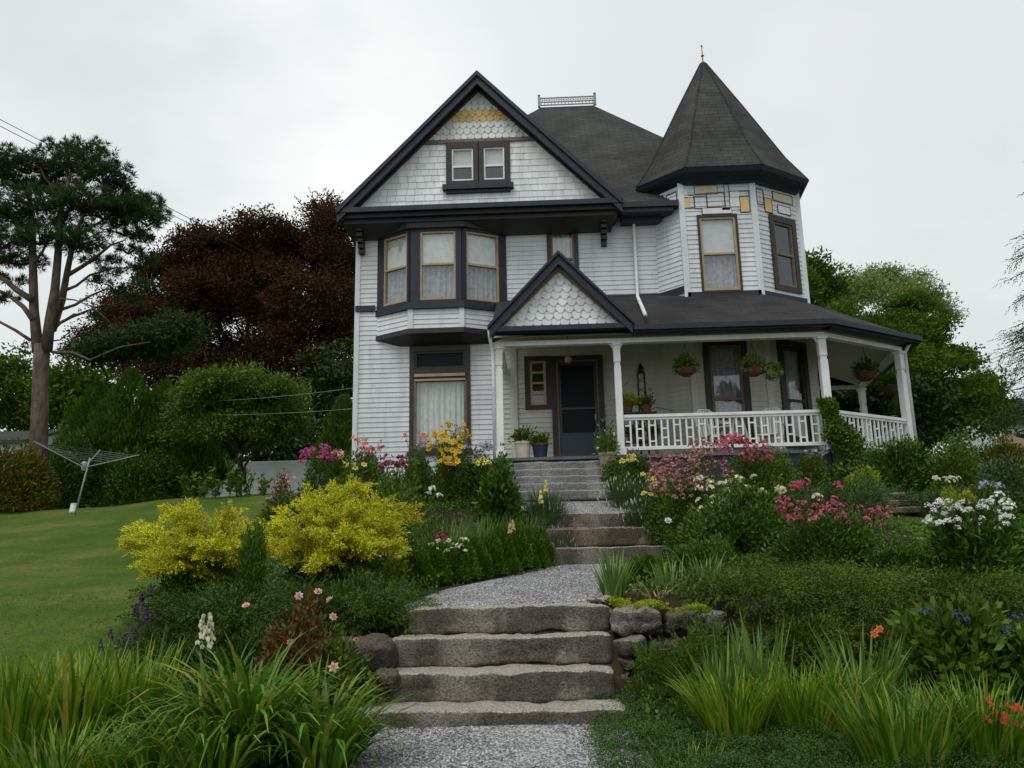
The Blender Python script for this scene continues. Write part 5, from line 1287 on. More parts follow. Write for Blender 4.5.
# creeping ground cover in front
def mat_cover(label, px0, px1, py0, py1, leaf, n, hh=.10, name='creeping_juniper'):
    cs = []; 
    a = at(px0, py1, 6.0); 
    c = np.array([(at(px0, 720, 6.6)[0]+at(px1, 720, 6.6)[0])/2, 6.7, T(1.5, 6.7)]); t = thing(name, label, 'creeping juniper', c)
    x0, x1 = at(px0, 720, 6.7)[0], at(px1, 720, 6.7)[0]
    cl = Cloud(); x = U(x0, x1, n); y = U(5.5, 7.75, n)
    edge = x0+.10*np.sin(y*7)+.05*np.sin(y*17)+np.interp(y, [5.5, 6.4, 7.0, 7.8], [.12, -.02, .05, .3]); k = x > edge; x, y = x[k], y[k]
    hb = hh*(.5+.5*np.sin(x*5.3+2*np.sin(y*4))*np.cos(y*6.1))+.03
    hb *= np.clip((x-np.interp(x*0, [0], [x0]))*4+.2, .2, 1)
    z = terr(x, y)+hb
    B = np.stack([x, y, z], 1); D = nrm(rdir(len(x))*np.array([1, 1, .25])+[0, 0, .35])
    cl.fronds(B, D, U(.06, .14, len(x)), .3, 6, .026, .009, .7, t0=0)
    cl.build('foliage', L[leaf], t)
    b = Cloud(); m = 9000; x = U(x0+.12, x1, m); y = U(5.6, 7.7, m); b.leaves(np.stack([x, y, terr(x, y)+U(0, .05, m)], 1), nrm(rdir(m)+[0, 0, .4]), .05, .02); b.build('inner_foliage', L['darkneedle'], t)
mat_cover('dark green creeping mat beside the bottom of the gravel path', 582, 960, 700, 768, 'creep', 13000)
GG = 'fine green grass clumps at the lower right'
clump('yellow green grass clump in front of the wall shrubs', 735, 720, 6.85, 330, .62, .022, 'blade', r=.22, lean=(.05, .6), droop=(.2, 1.1), group=GG)
clump('yellow green grass clump left of the broad leaved shrub', 800, 725, 6.9, 330, .64, .022, 'blade', r=.25, lean=(.05, .6), droop=(.2, 1.1), group=GG)
clump('yellow green grass clump nearest the red daylilies', 852, 730, 6.8, 280, .58, .022, 'blade', r=.22, lean=(.05, .6), droop=(.2, 1.1), group=GG)
clump('deep green grass clump along the bottom right edge', 905, 768, 5.9, 280, .60, .026, 'daylily', r=.25, lean=(.05, .6), droop=(.1, .9), group=GG)
clump('deep green grass clump in the lower right corner', 985, 768, 6.0, 280, .60, .026, 'daylily', r=.25, lean=(.05, .6), droop=(.1, .9), group=GG)
clump('thin wispy grass at the bottom edge right of the path mat', 690, 768, 5.9, 120, .28, .009, 'daylily', r=.3, lean=(.1, .8), droop=(.2, 1.2), group=GG)
clump('green grass behind the bottom right clumps, under the daylilies', 945, 735, 6.6, 300, .42, .014, 'daylily', r=.3, lean=(.05, .6), droop=(.2, 1.1), group=GG)
clump('tall iris blades rising behind the fine grass, left', 762, 690, 7.3, 60, .84, .046, 'iris', 'iris_clump', 'iris clump', r=.16, lean=(.0, .3), droop=(.0, .35))
clump('iris blades left of the tall pair, behind the grass', 722, 690, 7.3, 44, .74, .042, 'iris', 'iris_clump', 'iris clump', r=.12, lean=(.0, .35), droop=(.0, .35))
clump('bluish iris blades with one folded leaf by the broad leaved shrub', 862, 700, 7.1, 76, .80, .042, 'iris', 'iris_clump', 'iris clump', r=.18, lean=(.0, .4), droop=(.1, .8))
dome('broad leaved green bush at the right edge with blue flower heads', 'shrub', 880, 1010, 598, 7.7, 5200, .10, .05, 'green', name='broadleaf_shrub', ry=.55, clumps=90, amp=.25, fill=.3)
dome('broad leaved bush continuing past the right edge', 'shrub', 960, 1060, 612, 7.5, 3600, .10, .05, 'greend', name='broadleaf_shrub', ry=.5, clumps=60, amp=.25, fill=.3)
rosebush('dusty blue flower heads over the broad leaved bush', 915, 1010, 618, 7.6, 600, 'green', [at(926, 612, 7.3), at(957, 615, 7.3), at(1018, 617, 7.3), at(1008, 632, 7.2), at(965, 620, 7.2)], 'cluster', 'p_blue', .042, cat='flower', name='blue_flower', ry=.3, st='stem')
rosebush('red daylily blooms at the lower right edge', 975, 1030, 716, 6.7, 500, 'daylily', spots_in(982, 1024, 700, 728, 5.9, 14), 'lily', 'p_red', .045, cat='daylily', name='daylily_plant', ry=.2, st='stem')
rosebush('single rusty orange bloom beside the broad leaved bush', 868, 888, 636, 7.2, 250, 'green', [at(875, 635, 7.1), at(880, 630, 7.1)], 'lily', 'p_orange', .045, cat='flower', name='orange_flower', ry=.1, st='stem')
# middle right bed
GM = 'leafy mounds of the right bed'
for lab, a in (('leafy green rose foliage next to the middle steps', (672, 745, 500, 12.6, 8200, .07, .032, 'green')),
               ('green rose foliage below the big pink flowering shrub', (690, 790, 492, 12.2, 9000, .07, .032, 'greend')),
               ('deep green foliage right of the compact box shrub', (655, 760, 540, 11.0, 8000, .06, .026, 'greend')),
               ('dense green foliage under the red roses', (760, 880, 520, 11.2, 9000, .06, .026, 'greend')),
               ('leafy green shoots between juniper and white phlox', (860, 950, 548, 10.4, 5000, .07, .024, 'greend')),
               ('green foliage at the far right behind the olive juniper', (985, 1060, 556, 10.4, 4600, .08, .03, 'green')),
               ('grey green mound in front of the porch railing', (740, 800, 452, 15.4, 5000, .07, .028, 'green')),
               ('low green mound left of the climbing vine', (785, 830, 448, 15.9, 3600, .07, .028, 'green')),
               ('dark green mound at the foot of the porch, beside the yellow flowers', (606, 668, 455, 16.4, 3600, .07, .028, 'greend')),
               ('wispy green mound between steps and big pink shrub', (640, 668, 478, 15.0, 2400, .07, .026, 'green'))):
    dome(lab, 'perennials', *a[:7], a[7], name='perennial_clump', group=GM, amp=.28, clumps=60)
rosebush('large shrub covered in small pink and white blossoms below the porch rail', 642, 740, 452, 14.4, 8500, 'green', spots_in(648, 700, 455, 492, 13.9, 190)+spots_in(690, 728, 440, 470, 14.3, 110)+spots_in(655, 735, 470, 500, 13.6, 70), 'small', 'p_pink', .031, cat='flowering shrub', name='flowering_shrub', ry=.8, clumps=60)
rosebush('bright red pink blossoms at the top right of the big flowering shrub', 712, 800, 449, 15.2, 6500, 'green', spots_in(722, 750, 436, 452, 14.8, 40)+spots_in(742, 772, 442, 462, 14.7, 30), 'small', 'p_rose', .05, cat='flowering shrub', name='flowering_shrub', ry=.7, clumps=50)
rosebush('loose pale cream blossoms below the big pink shrub', 700, 760, 480, 13.2, 2600, 'green', spots_in(696, 764, 474, 510, 12.7, 22), 'small', 'p_cream', .05, cat='flower', name='cream_rose')
rosebush('single white rose at the end of the flat top slab', 662, 676, 516, 13.6, 260, 'green', [at(668, 521, 13.4), at(700, 478, 13.5), at(728, 482, 13.4)], 'rose', 'p_white', .07, cat='rose', name='white_rose')
rosebush('mass of rose red blooms right of centre', 780, 885, 500, 11.4, 5200, 'greend', spots_in(778, 850, 498, 524, 10.9, 60)+spots_in(855, 892, 506, 526, 10.9, 18), 'small', 'p_rose', .038, ry=.8, clumps=60)
rosebush('pink rose heads behind the red ones', 790, 810, 490, 12.6, 500, 'green', spots_in(794, 806, 484, 491, 12.4, 4)+spots_in(838, 844, 486, 490, 12.4, 1), 'cluster', 'p_rose', .09, cat='rose', name='pink_rose', st='stem')
rosebush('off white rose heads left of the pink ones', 772, 790, 494, 12.5, 500, 'green', spots_in(776, 786, 488, 493, 12.3, 3)+[at(817, 499, 12)], 'cluster', 'p_cream', .08, cat='rose', name='white_rose', st='stem')
rosebush('bushy white phlox at the right with dark leaves', 922, 1012, 512, 10.2, 8500, 'greend', spots_in(922, 1006, 500, 524, 9.9, 34)+spots_in(935, 1016, 508, 530, 9.75, 20), 'cluster', 'p_white', .045, cat='phlox', name='phlox', ry=.7, clumps=70, ll=.11, lw=.032, st='stem')
rosebush('tall white phlox heads on the right side of the phlox bush', 985, 1020, 500, 10.6, 1200, 'greend', [at(999, 497, 10.3), at(1006, 503, 10.2), at(994, 502, 10.3), at(1010, 507, 10.2), at(985, 505, 10.3)], 'cluster', 'p_white', .07, cat='phlox', name='phlox', st='stem')
rosebush('yellow flowering mound beside the porch steps pot', 614, 642, 462, 16.2, 1300, 'green', spots_in(619, 637, 456, 463, 15.9, 12), 'cluster', 'p_lemon', .06, cat='flower', name='yellow_flower_mound')
lavender('blue green lavender mass along the right side of the gravel', 630, 15.6, .6, .6, 900, 'bluegreen', 'p_cream')
lavender('second blue green lavender mass nearer the flat top slab', 640, 15.0, .5, .45, 600, 'bluegreen', 'p_cream')
rosebush('orange and yellow lilies left of the big flowering shrub', 640, 656, 480, 14.6, 500, 'green', spots_in(642, 656, 474, 500, 14.4, 9), 'lily', 'p_lemon', .07, cat='lily', name='lily_plant', st='stem')
GC = 'blue green creeping junipers near the porch'
jun('blue green creeping juniper left of the stone tread', 800, 880, 476, 14.0, 'bluegreen', ry=.8, nb=90, up=.55, arch=.9, ll=.06, lw=.016, group=GC)
jun('blue green creeping juniper right of the stone tread', 888, 962, 482, 14.6, 'bluegreen', ry=.8, nb=90, up=.55, arch=.9, ll=.06, lw=.016, group=GC)
dome('yellow green shrub below the climbing vine', 'shrub', 832, 884, 464, 15.4, 4200, .08, .03, 'blade', amp=.25)
dome('dark round shrub in front of the porch corner', 'shrub', 852, 934, 432, 16.4, 9500, .08, .035, 'greend', clumps=70)
dome('olive shrub right of the dark round shrub', 'shrub', 915, 990, 442, 16.0, 7500, .08, .03, 'green', clumps=50, amp=.3)
dome('reddish olive shrub near the right edge', 'shrub', 962, 1030, 442, 17.0, 6500, .08, .03, 'hedge', clumps=50, amp=.3)
dome('blue green mound below the reddish olive shrub', 'shrub', 968, 1040, 462, 14.5, 5000, .08, .03, 'bluegreen', clumps=50, amp=.3)
dome('brown tinged mound above the white phlox', 'shrub', 950, 1010, 482, 13.2, 4600, .07, .028, 'green', clumps=50, amp=.3)
dome('lime green shoots at the end of the creeping juniper', 'shrub', 936, 975, 490, 13.0, 2200, .08, .028, 'limeg', clumps=24, amp=.3)
rosebush('dull purple blooms right of the lime green shoots', 975, 1015, 486, 13.0, 1500, 'greend', spots_in(980, 1012, 480, 490, 12.8, 8), 'small', 'p_lilac', .05, cat='flower', name='purple_flower', st='stem')
rosebush('pale yellow blooms along the top of the creeping juniper', 925, 955, 480, 15.4, 600, 'green', spots_in(928, 960, 476, 482, 15.2, 12), 'small', 'p_cream', .04, cat='flower', name='yellow_flower')
rosebush('white and lilac blooms below the porch floor edge', 800, 828, 452, 16.2, 1200, 'greend', spots_in(804, 826, 450, 460, 16.0, 9), 'small', 'p_lilac', .07, cat='flower', name='white_flower', st='stem')
# climbing vine on the porch post
t = thing('climbing_vine', 'green climbing vine covering the foot of the middle right porch post', 'vine', (5.84, 17.1, 3.0))
cl = Cloud(); n = 3600; z = U(0, 1, n)**.8; a = U(0, 6.28, n); r = (.52-.38*z)*U(.4, 1, n)*(1+.3*np.sin(z*14))
P = np.stack([5.86+.28*np.sin(z*5)*0.4+np.cos(a)*r+.18*(1-z), 17.08+np.sin(a)*r*.5-.15*(1-z), 2.9+z*1.75], 1)
cl.leaves(P, nrm(rdir(n)+[0, -.4, .3]), .08, .055, fold=.1); cl.build('foliage', L['green'], t)
mb = MB(); mb.tube([(5.9, 17.1, 2.9), (5.8, 17.15, 3.5), (5.9, 17.15, 4.1), (5.82, 17.18, 4.6)], [.02, .016, .012, .006], 5); mb.build('stem', M['twig'], t)

# fallen leaves and bits on the steps, gravel and bed edges
def litter():
    n = 700; y = np.concatenate([U(5.7, 9.0, 300), U(9.0, 16, 400)]); sgn = np.where(RNG.random(n) < .5, -1, 1)
    x = pathx(y)+sgn*pathw(y)*U(.55, 1.15, n); z = np.interp(y, *PATH)+.012
    k = (y < 7.15) | ((y > 9.2) & (y < 14.1)); x, y, z = x[k], y[k], z[k]
    cl = Cloud(); D = nrm(rdir(len(x))*np.array([1, 1, .15])); cl.leaves(np.stack([x, y, z], 1), D, U(.02, .05, len(x)), .016, np.cross(D, np.array([0, 0, 1.])), fold=.2)
    o = cl.build('fallen_leaves', L['litter']); o['kind'] = 'stuff'
L['litter'] = leafm('dry_leaf', [(.10, .06, .03), (.18, .12, .05), (.07, .09, .03), (.22, .17, .08)], 0, .8, 3, .2, (1, 1, 1))
litter()
# ---------------------------------------------------------------- porch things
M['oldpot'] = paint('mossy_old_pot', (.30, .26, .18), (.16, .16, .10), .9, 9)
def pot(label, c, r, h, m, leafn=500, leaf='green', cat='potted plant', ph=.4, pr=.3, blooms=None, taper=.75, group=None, ll=.09, lw=.035):
    c = np.array(c, float); t = thing('potted_plant', label, cat, c, group)
    mb = MB(); mb.lathe(c, [(r*taper, 0), (r, h*.86), (r*1.09, h*.88), (r*1.09, h), (r*.96, h), (r*.94, h*.9)], 18); mb.build('pot', M[m], t, smooth=False)
    mb = MB(); mb.lathe(c+[0, 0, h*.86], [(r*.93, 0), (r*.5, .02)], 12); mb.build('soil', M['soil'], t)
    cl = Cloud(); d = hemi(leafn, -.1); f = lump(5, 3, .3); P = c+[0, 0, h]+d*f(d)[:, None]*np.array([pr, pr, ph])*U(.2, 1, leafn)[:, None]
    cl.leaves(P, nrm(d+rdir(leafn)*.7+[0, 0, .4]), U(.7, 1.2, leafn)*ll, lw, fold=.12); cl.build('foliage', L[leaf], t)
    curved_stems([c+[0, 0, h]+d[i]*np.array([pr, pr, ph])*.7 for i in range(5)], c+[0, 0, h*.8], .006, M['stem'], t)
    if blooms: heads_on(t, c, [c+[0, 0, h]+q*np.array([pr, pr, ph]) for q in hemi(blooms[0], .3)], 'small', L[blooms[1]], .035)
    return t
pot('cream pot with a leafy plant left of the front door', (-.42, 17.75, FZ), .17, .40, 'creampot', 420, 'greend', ph=.36, pr=.3)
pot('dark blue glazed pot beside the cream pot', (-.06, 17.8, FZ), .17, .36, 'bluepot', 420, 'green', ph=.2, pr=.24, blooms=(5, 'p_red'))
pot('weathered tall planter with white flowers at the top of the stairs', (1.27, 16.7, 3.14), .17, .50, 'oldpot', 500, 'green', ph=.55, pr=.26, blooms=(6, 'p_white'))
t = thing('trailing_plant', 'trailing greenery draped over the front of the stair planter', 'plant', (1.3, 16.5, 3.0))
cl = Cloud(); n = 900; P = np.array([1.34, 16.5, 3.2])+rdir(n)*np.array([.22, .14, .34])*(U(0, 1, n)**.4)[:, None]; cl.leaves(P, nrm(rdir(n)+[0, -.3, -.5]), .07, .03); cl.build('foliage', L['green'], t)
def basket(label, px, py, Y, r, leaf, n=600, droop=None, group='hanging baskets under the porch ceiling'):
    c = at(px, py, Y); t = thing('hanging_basket', label, 'hanging basket', c, group)
    mb = MB(); mb.lathe(c, [(r*.35, -r*.62), (r*.75, -r*.4), (r*.97, 0), (r, .02), (r*.9, .02)], 16); mb.build('basket', M['coir'], t)
    mb = MB(); z1 = min(6.14+.4*(c[1]-16.9), 6.4) if c[0] < 7 else 6.38
    for k in range(3):
        a = 2*PI*k/3+.4; mb.tube([c+[r*math.cos(a), r*math.sin(a), .02], c+[0, 0, .55]], .005, 4)
    mb.tube([c+[0, 0, .55], [c[0], c[1], z1]], .006, 4); mb.build('hanger', M['black'], t)
    cl = Cloud(); d = hemi(n, -.25); P = c+[0, 0, .03]+d*np.array([r*1.15, r*1.15, .30])*U(.3, 1, n)[:, None]
    cl.leaves(P, nrm(d+rdir(n)*.7), U(.6, 1.1, n)*.11, .045, fold=.1)
    if droop:
        m = 260; P = c+np.array(droop)+rdir(m)*np.array([.17, .12, .16]); cl.leaves(P, nrm(rdir(m)+[.6, 0, -.4]), .12, .045, fold=.1)
    cl.build('foliage', L[leaf], t)
basket('hanging basket in front of the bare porch wall, left of the tall window', 686, 370, 17.6, .22, 'green')
basket('hanging basket with fresh green foliage spilling right, before the tall window', 754, 370, 17.6, .22, 'treel', 500, (.36, 0, -.02))
basket('wide coir hanging basket at the right side of the porch', 866, 374, 19.4, .26, 'greend', 380)
basket('leafy hanging basket near the far right porch post', 892, 388, 20.2, .26, 'green', 500, (.12, 0, -.35))
# wrought iron obelisk and plant shelf
t = thing('plant_obelisk', 'black wrought iron trellis against the porch wall', 'trellis', (2.2, 18.9, FZ))
mb = MB(); x0, y0 = 2.28, 18.95
for dx, dy in ((-.09, -.09), (.09, -.09), (.09, .09), (-.09, .09)): mb.tube([(x0+dx, y0+dy, FZ), (x0+dx*.8, y0+dy*.8, 5.75)], .012, 5)
for z in np.arange(4.0, 5.8, .22): mb.tube([(x0-.085, y0-.085, z), (x0+.085, y0-.085, z+.1), (x0+.085, y0+.085, z), (x0-.085, y0+.085, z+.1), (x0-.085, y0-.085, z)], .009, 4)
mb.lathe((x0, y0, 5.75), [(.10, 0), (.05, .08), (.07, .12), (.01, .25)], 8); mb.build('frame', M['black'], t)
t = thing('plant_stand', 'iron plant stand with trailing plants behind the railing', 'plant stand', (1.95, 18.2, FZ))
mb = MB()
for x in (1.75, 2.45):
    for y in (18.1, 18.4): mb.tube([(x, y, FZ), (x, y, 4.7)], .012, 5)
for z in (4.05, 4.68): mb.box(1.72, 2.48, 18.07, 18.43, z, z+.02)
mb.tube([(2.0, 18.4, 4.7), (1.85, 18.4, 5.0), (1.75, 18.4, 5.3), (1.95, 18.4, 5.45)], .01, 4); mb.tube([(2.2, 18.4, 4.7), (2.5, 18.4, 4.85), (2.9, 18.4, 4.75)], .01, 4)
mb.build('frame', M['black'], t)
pot('terracotta potted plant with yellow green leaves on the top shelf of the plant stand', (1.86, 18.25, 4.70), .13, .2, 'coir', 420, 'limeg', ph=.3, pr=.26, ll=.1)
pot('potted plant with darker leaves on the right of the plant stand', (2.26, 18.25, 4.70), .13, .18, 'coir', 320, 'green', ph=.2, pr=.22)
pot('leafy green pot on the lower shelf of the plant stand', (1.95, 18.25, 4.07), .13, .16, 'coir', 420, 'green', ph=.3, pr=.3)
pot('low brown pot with green leaves further right on the plant stand', (2.40, 18.22, 4.07), .1, .16, 'coir', 260, 'greend', ph=.25, pr=.2)
# patio chairs and table
def patio_chair(label, x, y, rz):
    t = thing('patio_chair', label, 'chair', (x, y, FZ), 'white plastic patio chairs on the porch')
    o = np.array([x, y, FZ])
    mb = MB(); mb.prism([(x-.24, y-.24), (x+.24, y-.24), (x+.21, y+.22), (x-.21, y+.22)], FZ+.42, FZ+.45); mb.build('seat', M['plastic'], t, bevel=.01)
    mb = MB(); pts = [(x-.22, y+.22, FZ+.45), (x-.25, y+.30, FZ+.9), (x-.12, y+.33, FZ+1.07), (x+.12, y+.33, FZ+1.07), (x+.25, y+.30, FZ+.9), (x+.22, y+.22, FZ+.45)]
    mb.tube(pts, .022, 6)
    for k in range(6): u = -.17+.34*k/5; mb.bar((x+u*.9, y+.225, FZ+.45), (x+u, y+.325, FZ+1.05), .035, .012)
    mb.build('backrest', M['plastic'], t)
    for sx in (-1, 1):
        for sy in (-1, 1):
            mb = MB(); mb.bar((x+sx*.20, y+sy*.20, FZ+.42), (x+sx*.25, y+sy*.26, FZ), .045, .03); mb.build('leg', M['plastic'], t)
        mb = MB(); mb.tube([(x+sx*.24, y-.24, FZ+.45), (x+sx*.26, y-.24, FZ+.64), (x+sx*.27, y+.05, FZ+.67), (x+sx*.25, y+.28, FZ+.68)], .02, 6); mb.build('armrest', M['plastic'], t)
    t.rotation_euler.z = rz
    return t
a = at(713, 420, 17.95); b = at(765, 420, 17.95); c_ = at(738, 420, 18.1)
patio_chair('white plastic patio chair left of the porch table', a[0], 17.95, .35)
patio_chair('white plastic patio chair right of the porch table', b[0]+.1, 18.0, -.45)
t = thing('patio_table', 'small white round table between the two porch chairs', 'table', (c_[0], 18.2, FZ))
mb = MB(); mb.lathe((c_[0], 18.2, FZ+.88), [(.40, 0), (.43, .01), (.43, .04), (.40, .05)], 24); mb.build('tabletop', M['plastic'], t)
for k in range(4):
    an = PI/4+k*PI/2; mb = MB(); mb.bar((c_[0]+.12*math.cos(an), 18.2+.12*math.sin(an), FZ+.88), (c_[0]+.33*math.cos(an), 18.2+.33*math.sin(an), FZ), .04, .03); mb.build('leg', M['plastic'], t)
# ---------------------------------------------------------------- rotary clothes dryer
Yd = 20.; q = at(75, 513, Yd); hub = at(90, 458, Yd); q[2] = T(q[0], Yd)
t = thing('rotary_clothesline', 'leaning metal rotary clothes dryer on the lawn crest', 'clothesline', q)
mb = MB(); mb.tube([q, hub], .022, 8); mb.build('pole', M['metal'], t, smooth=True)
tips = [at(33, 441, Yd-.4), at(139, 455, Yd-.2), at(100, 450, Yd+1.6), at(70, 452, Yd-1.6)]
hb = hub-np.array([.12, 0, .18])
for tp in tips:
    mb = MB(); mb.tube([hb+[0, 0, -.05], tp], .012, 6); mb.build('arm', M['metal'], t)
mb = MB(); mb.lathe(hb, [(.05, -.12), (.07, -.05), (.07, .05), (.04, .1)], 10); mb.build('hub', M['metal'], t)
order = [tips[0], tips[3], tips[1], tips[2]]
for k in range(6):
    f = .35+.12*k; mb = MB(); P = [hb+(p-hb)*f for p in order]; mb.tube(P+[P[0]], .0022, 3); mb.build('line', M['metal'], t)
# ---------------------------------------------------------------- van
def van():
    Y = 27.0; g = T(-9, Y); a = at(195, 478, Y)[0]; b = a+5.3; zr = at(270, 461, Y)[2]; g = zr-2.0
    t = thing('white_van', 'white van parked beyond the lawn crest, left of the house', 'van', ((a+b)/2, Y+1, g))
    prof = [(a, g+.35), (a-.02, g+.85), (a+.2, g+1.05), (a+.95, g+1.28), (a+1.25, g+1.9), (a+1.5, g+2.0), (b-.1, g+2.0), (b, g+1.8), (b, g+.35)]
    def side(y0, y1, pr, m, nm):
        mb = MB(); n = len(pr); k = 0
        mb.v = [(x, y0, z) for x, z in pr]+[(x, y1, z) for x, z in pr]
        mb.f = [list(range(n)), [n+i for i in reversed(range(n))]]+[[i, n+i, n+(i+1) % n, (i+1) % n] for i in range(n)]
        return mb.build(nm, m, t, bevel=.04)
    M['vanwhite'] = paint('van_white', (.86, .87, .88), (.82, .83, .84), .25, 2)
    side(Y, Y+1.9, prof, M['vanwhite'], 'body')
    side(Y-.01, Y+.02, [(a+1.08, g+1.25), (a+1.33, g+1.8), (a+1.68, g+1.8), (a+1.68, g+1.25)], M['screen'], 'side_window')
    mb = MB(); mb.face([(a+.96, Y+.12, g+1.32), (a+1.23, Y+.12, g+1.87), (a+1.23, Y+1.78, g+1.87), (a+.96, Y+1.78, g+1.32)]); 
    for i in range(4): v = mb.v[i]; mb.v[i] = (v[0]-.02, v[1], v[2]+.02)
    mb.build('windscreen', M['screen'], t)
    for x in (a+.95, b-1.0):
        mb = MB(); mb.tube([(x, Y-.02, g+.34), (x, Y+.24, g+.34)], .34, 20); w = mb.build('wheel', M['black'], t)
        mb = MB(); mb.tube([(x, Y-.035, g+.34), (x, Y-.0, g+.34)], .19, 14); mb.build('rim', M['metal'], w)
    mb = MB(); mb.box(a+1.15, a+1.27, Y-.22, Y-.01, g+1.3, g+1.55); mb.build('mirror', M['screen'], t)
    mb = MB(); mb.box(a-.0, a+.18, Y-.012, Y+.2, g+.72, g+.9); mb.build('headlight', M['metal'], t)
van()
# ---------------------------------------------------------------- trees
def pine():
    Y = 24.; c = at(42, 450, Y); c[2] = T(c[0], Y)
    t = thing('pine_tree', 'tall forked pine with bare lower trunk and flat topped crown at the left', 'pine tree', c)
    mb = MB(); P = lambda px, py, dy=0: at(px, py, Y+dy)
    base = [c-[0, 0, .2], P(40, 410), P(41, 365), P(42, 345)]
    mb.tube(base, [.28, .24, .225, .22], 14)
    tl = [P(38, 352), P(34, 310, .2), P(33, 265, .3), P(32, 225, .4), P(28, 185, .5)]; mb.tube(tl, [.17, .14, .12, .10, .05], 10)
    t2 = [P(46, 352), P(50, 320, -.2), P(55, 290, -.3), P(58, 255, -.3), P(60, 215, -.2), P(70, 175, 0)]; mb.tube(t2, [.18, .15, .13, .11, .08, .04], 10)
    t3 = [P(52, 330), P(62, 300, .3), P(68, 268, .4), P(75, 235, .5), P(90, 200, .6)]; mb.tube(t3, [.13, .11, .09, .07, .04], 9)
    mb.build('trunk', M['bark'], t, smooth=True)
    lb = MB(); ends = []
    segs = [((32, 300), (5, 280), (-25, 270), .11), ((33, 320), (10, 296), (-20, 290), .09), ((30, 340), (0, 322), (-30, 318), .06), ((50, 330), (62, 322), (85, 314), .05), ((56, 325), (90, 310), (118, 306), .05), ((60, 310), (90, 296), (120, 290), .05),
            ((68, 275), (95, 258), (125, 240), .07), ((66, 290), (90, 275), (140, 268), .05), ((62, 215), (90, 205), (120, 190), .07), ((75, 235), (100, 222), (135, 205), .05), ((32, 240), (10, 215), (-15, 200), .08), ((60, 200), (45, 178), (35, 165), .05), ((34, 262), (48, 240), (52, 228), .05), ((58, 240), (85, 240), (112, 232), .04), ((70, 190), (90, 172), (100, 160), .05), ((45, 345), (60, 340), (80, 330), .03), ((50, 300), (75, 300), (110, 322), .03), ((52, 352), (90, 360), (150, 342), .045)]
    for i, (a, b, e, r) in enumerate(segs):
        d = U(-1.6, 1.6); A, B, E_ = P(*a), P(*b, d*.5), P(*e, d); p = [A, A*.5+B*.5+RNG.normal(size=3)*.06, B, B*.5+E_*.5+[0, 0, .12], E_]
        lb.tube(p, [r, r*.85, r*.7, r*.5, r*.25], 6); ends += [p[2], p[3], p[4]]
    lb.build('limb', M['bark'], t, smooth=True)
    # needle pads
    pads = [(90, 165, 34, 18, 0), (60, 172, 30, 16, .8), (105, 180, 30, 18, -.6), (120, 196, 24, 12, .5), (20, 185, 30, 16, .2), (-10, 175, 30, 18, .5), (40, 205, 40, 16, -1), (80, 205, 38, 18, -1.2), (105, 215, 30, 14, .8), (135, 212, 26, 12, .2), (148, 222, 20, 12, -.3), (125, 232, 26, 12, .8), (20, 222, 34, 16, -.4), (-20, 215, 34, 20, .2), (0, 245, 34, 14, .6), (40, 240, 36, 13, -1.3), (80, 244, 30, 12, -1.0), (20, 262, 26, 10, .6), (60, 150, 22, 8, .4), (90, 150, 24, 8, .3), (120, 208, 30, 14, -.7),
            (0, 160, 30, 12, -.3), (30, 166, 28, 12, -.3), (112, 262, 13, 6, .3), (100, 282, 10, 5, .2), (128, 252, 14, 6, 0), (135, 270, 8, 4, 0), (118, 292, 8, 4, .3), (90, 262, 8, 4, .3), (145, 240, 13, 7, .3), (-5, 278, 14, 6, .2), (72, 228, 26, 12, .9), (22, 283, 8, 4, .2), (150, 205, 18, 10, .2), (52, 190, 34, 16, 1.2), (132, 300, 12, 5, .2), (108, 272, 12, 5, -.3), (150, 262, 10, 5, .2), (8, 300, 12, 5, .3), (95, 318, 9, 4, 0), (140, 285, 11, 5, -.2), (78, 250, 16, 7, .5), (-5, 262, 24, 10, .1), (160, 216, 10, 7, 0)]
    cl = Cloud(); tw = MB(); s = Y/850
    for px, py, rx, ry, dy in pads:
        cc = P(px, py, dy); n = int(rx*ry*.20)+6; d = rdir(n); d[:, 2] = np.where(d[:, 2] < -.3, -d[:, 2]*.3, d[:, 2])
        Q = cc+d*np.array([rx*s, rx*s*.8, ry*s])*(U(.3, 1.25, n)**.7)[:, None]
        m = 30; B = np.repeat(Q, m, 0); dd = rdir(len(B)); dd = nrm(dd+np.repeat(d, m, 0)*.6+[0, 0, .35])
        cl.leaves(B+dd*.02, dd, U(.12, .24, len(B)), .02)
        for k in range(0, n, 9): tw.tube([cc+[0, 0, -ry*s*.4], (cc+Q[k])/2, Q[k]], [.03, .02, .01], 4)
    cl.build('crown', L['pine'], t); tw.build('twig', M['bark_dark'], t)
pine()
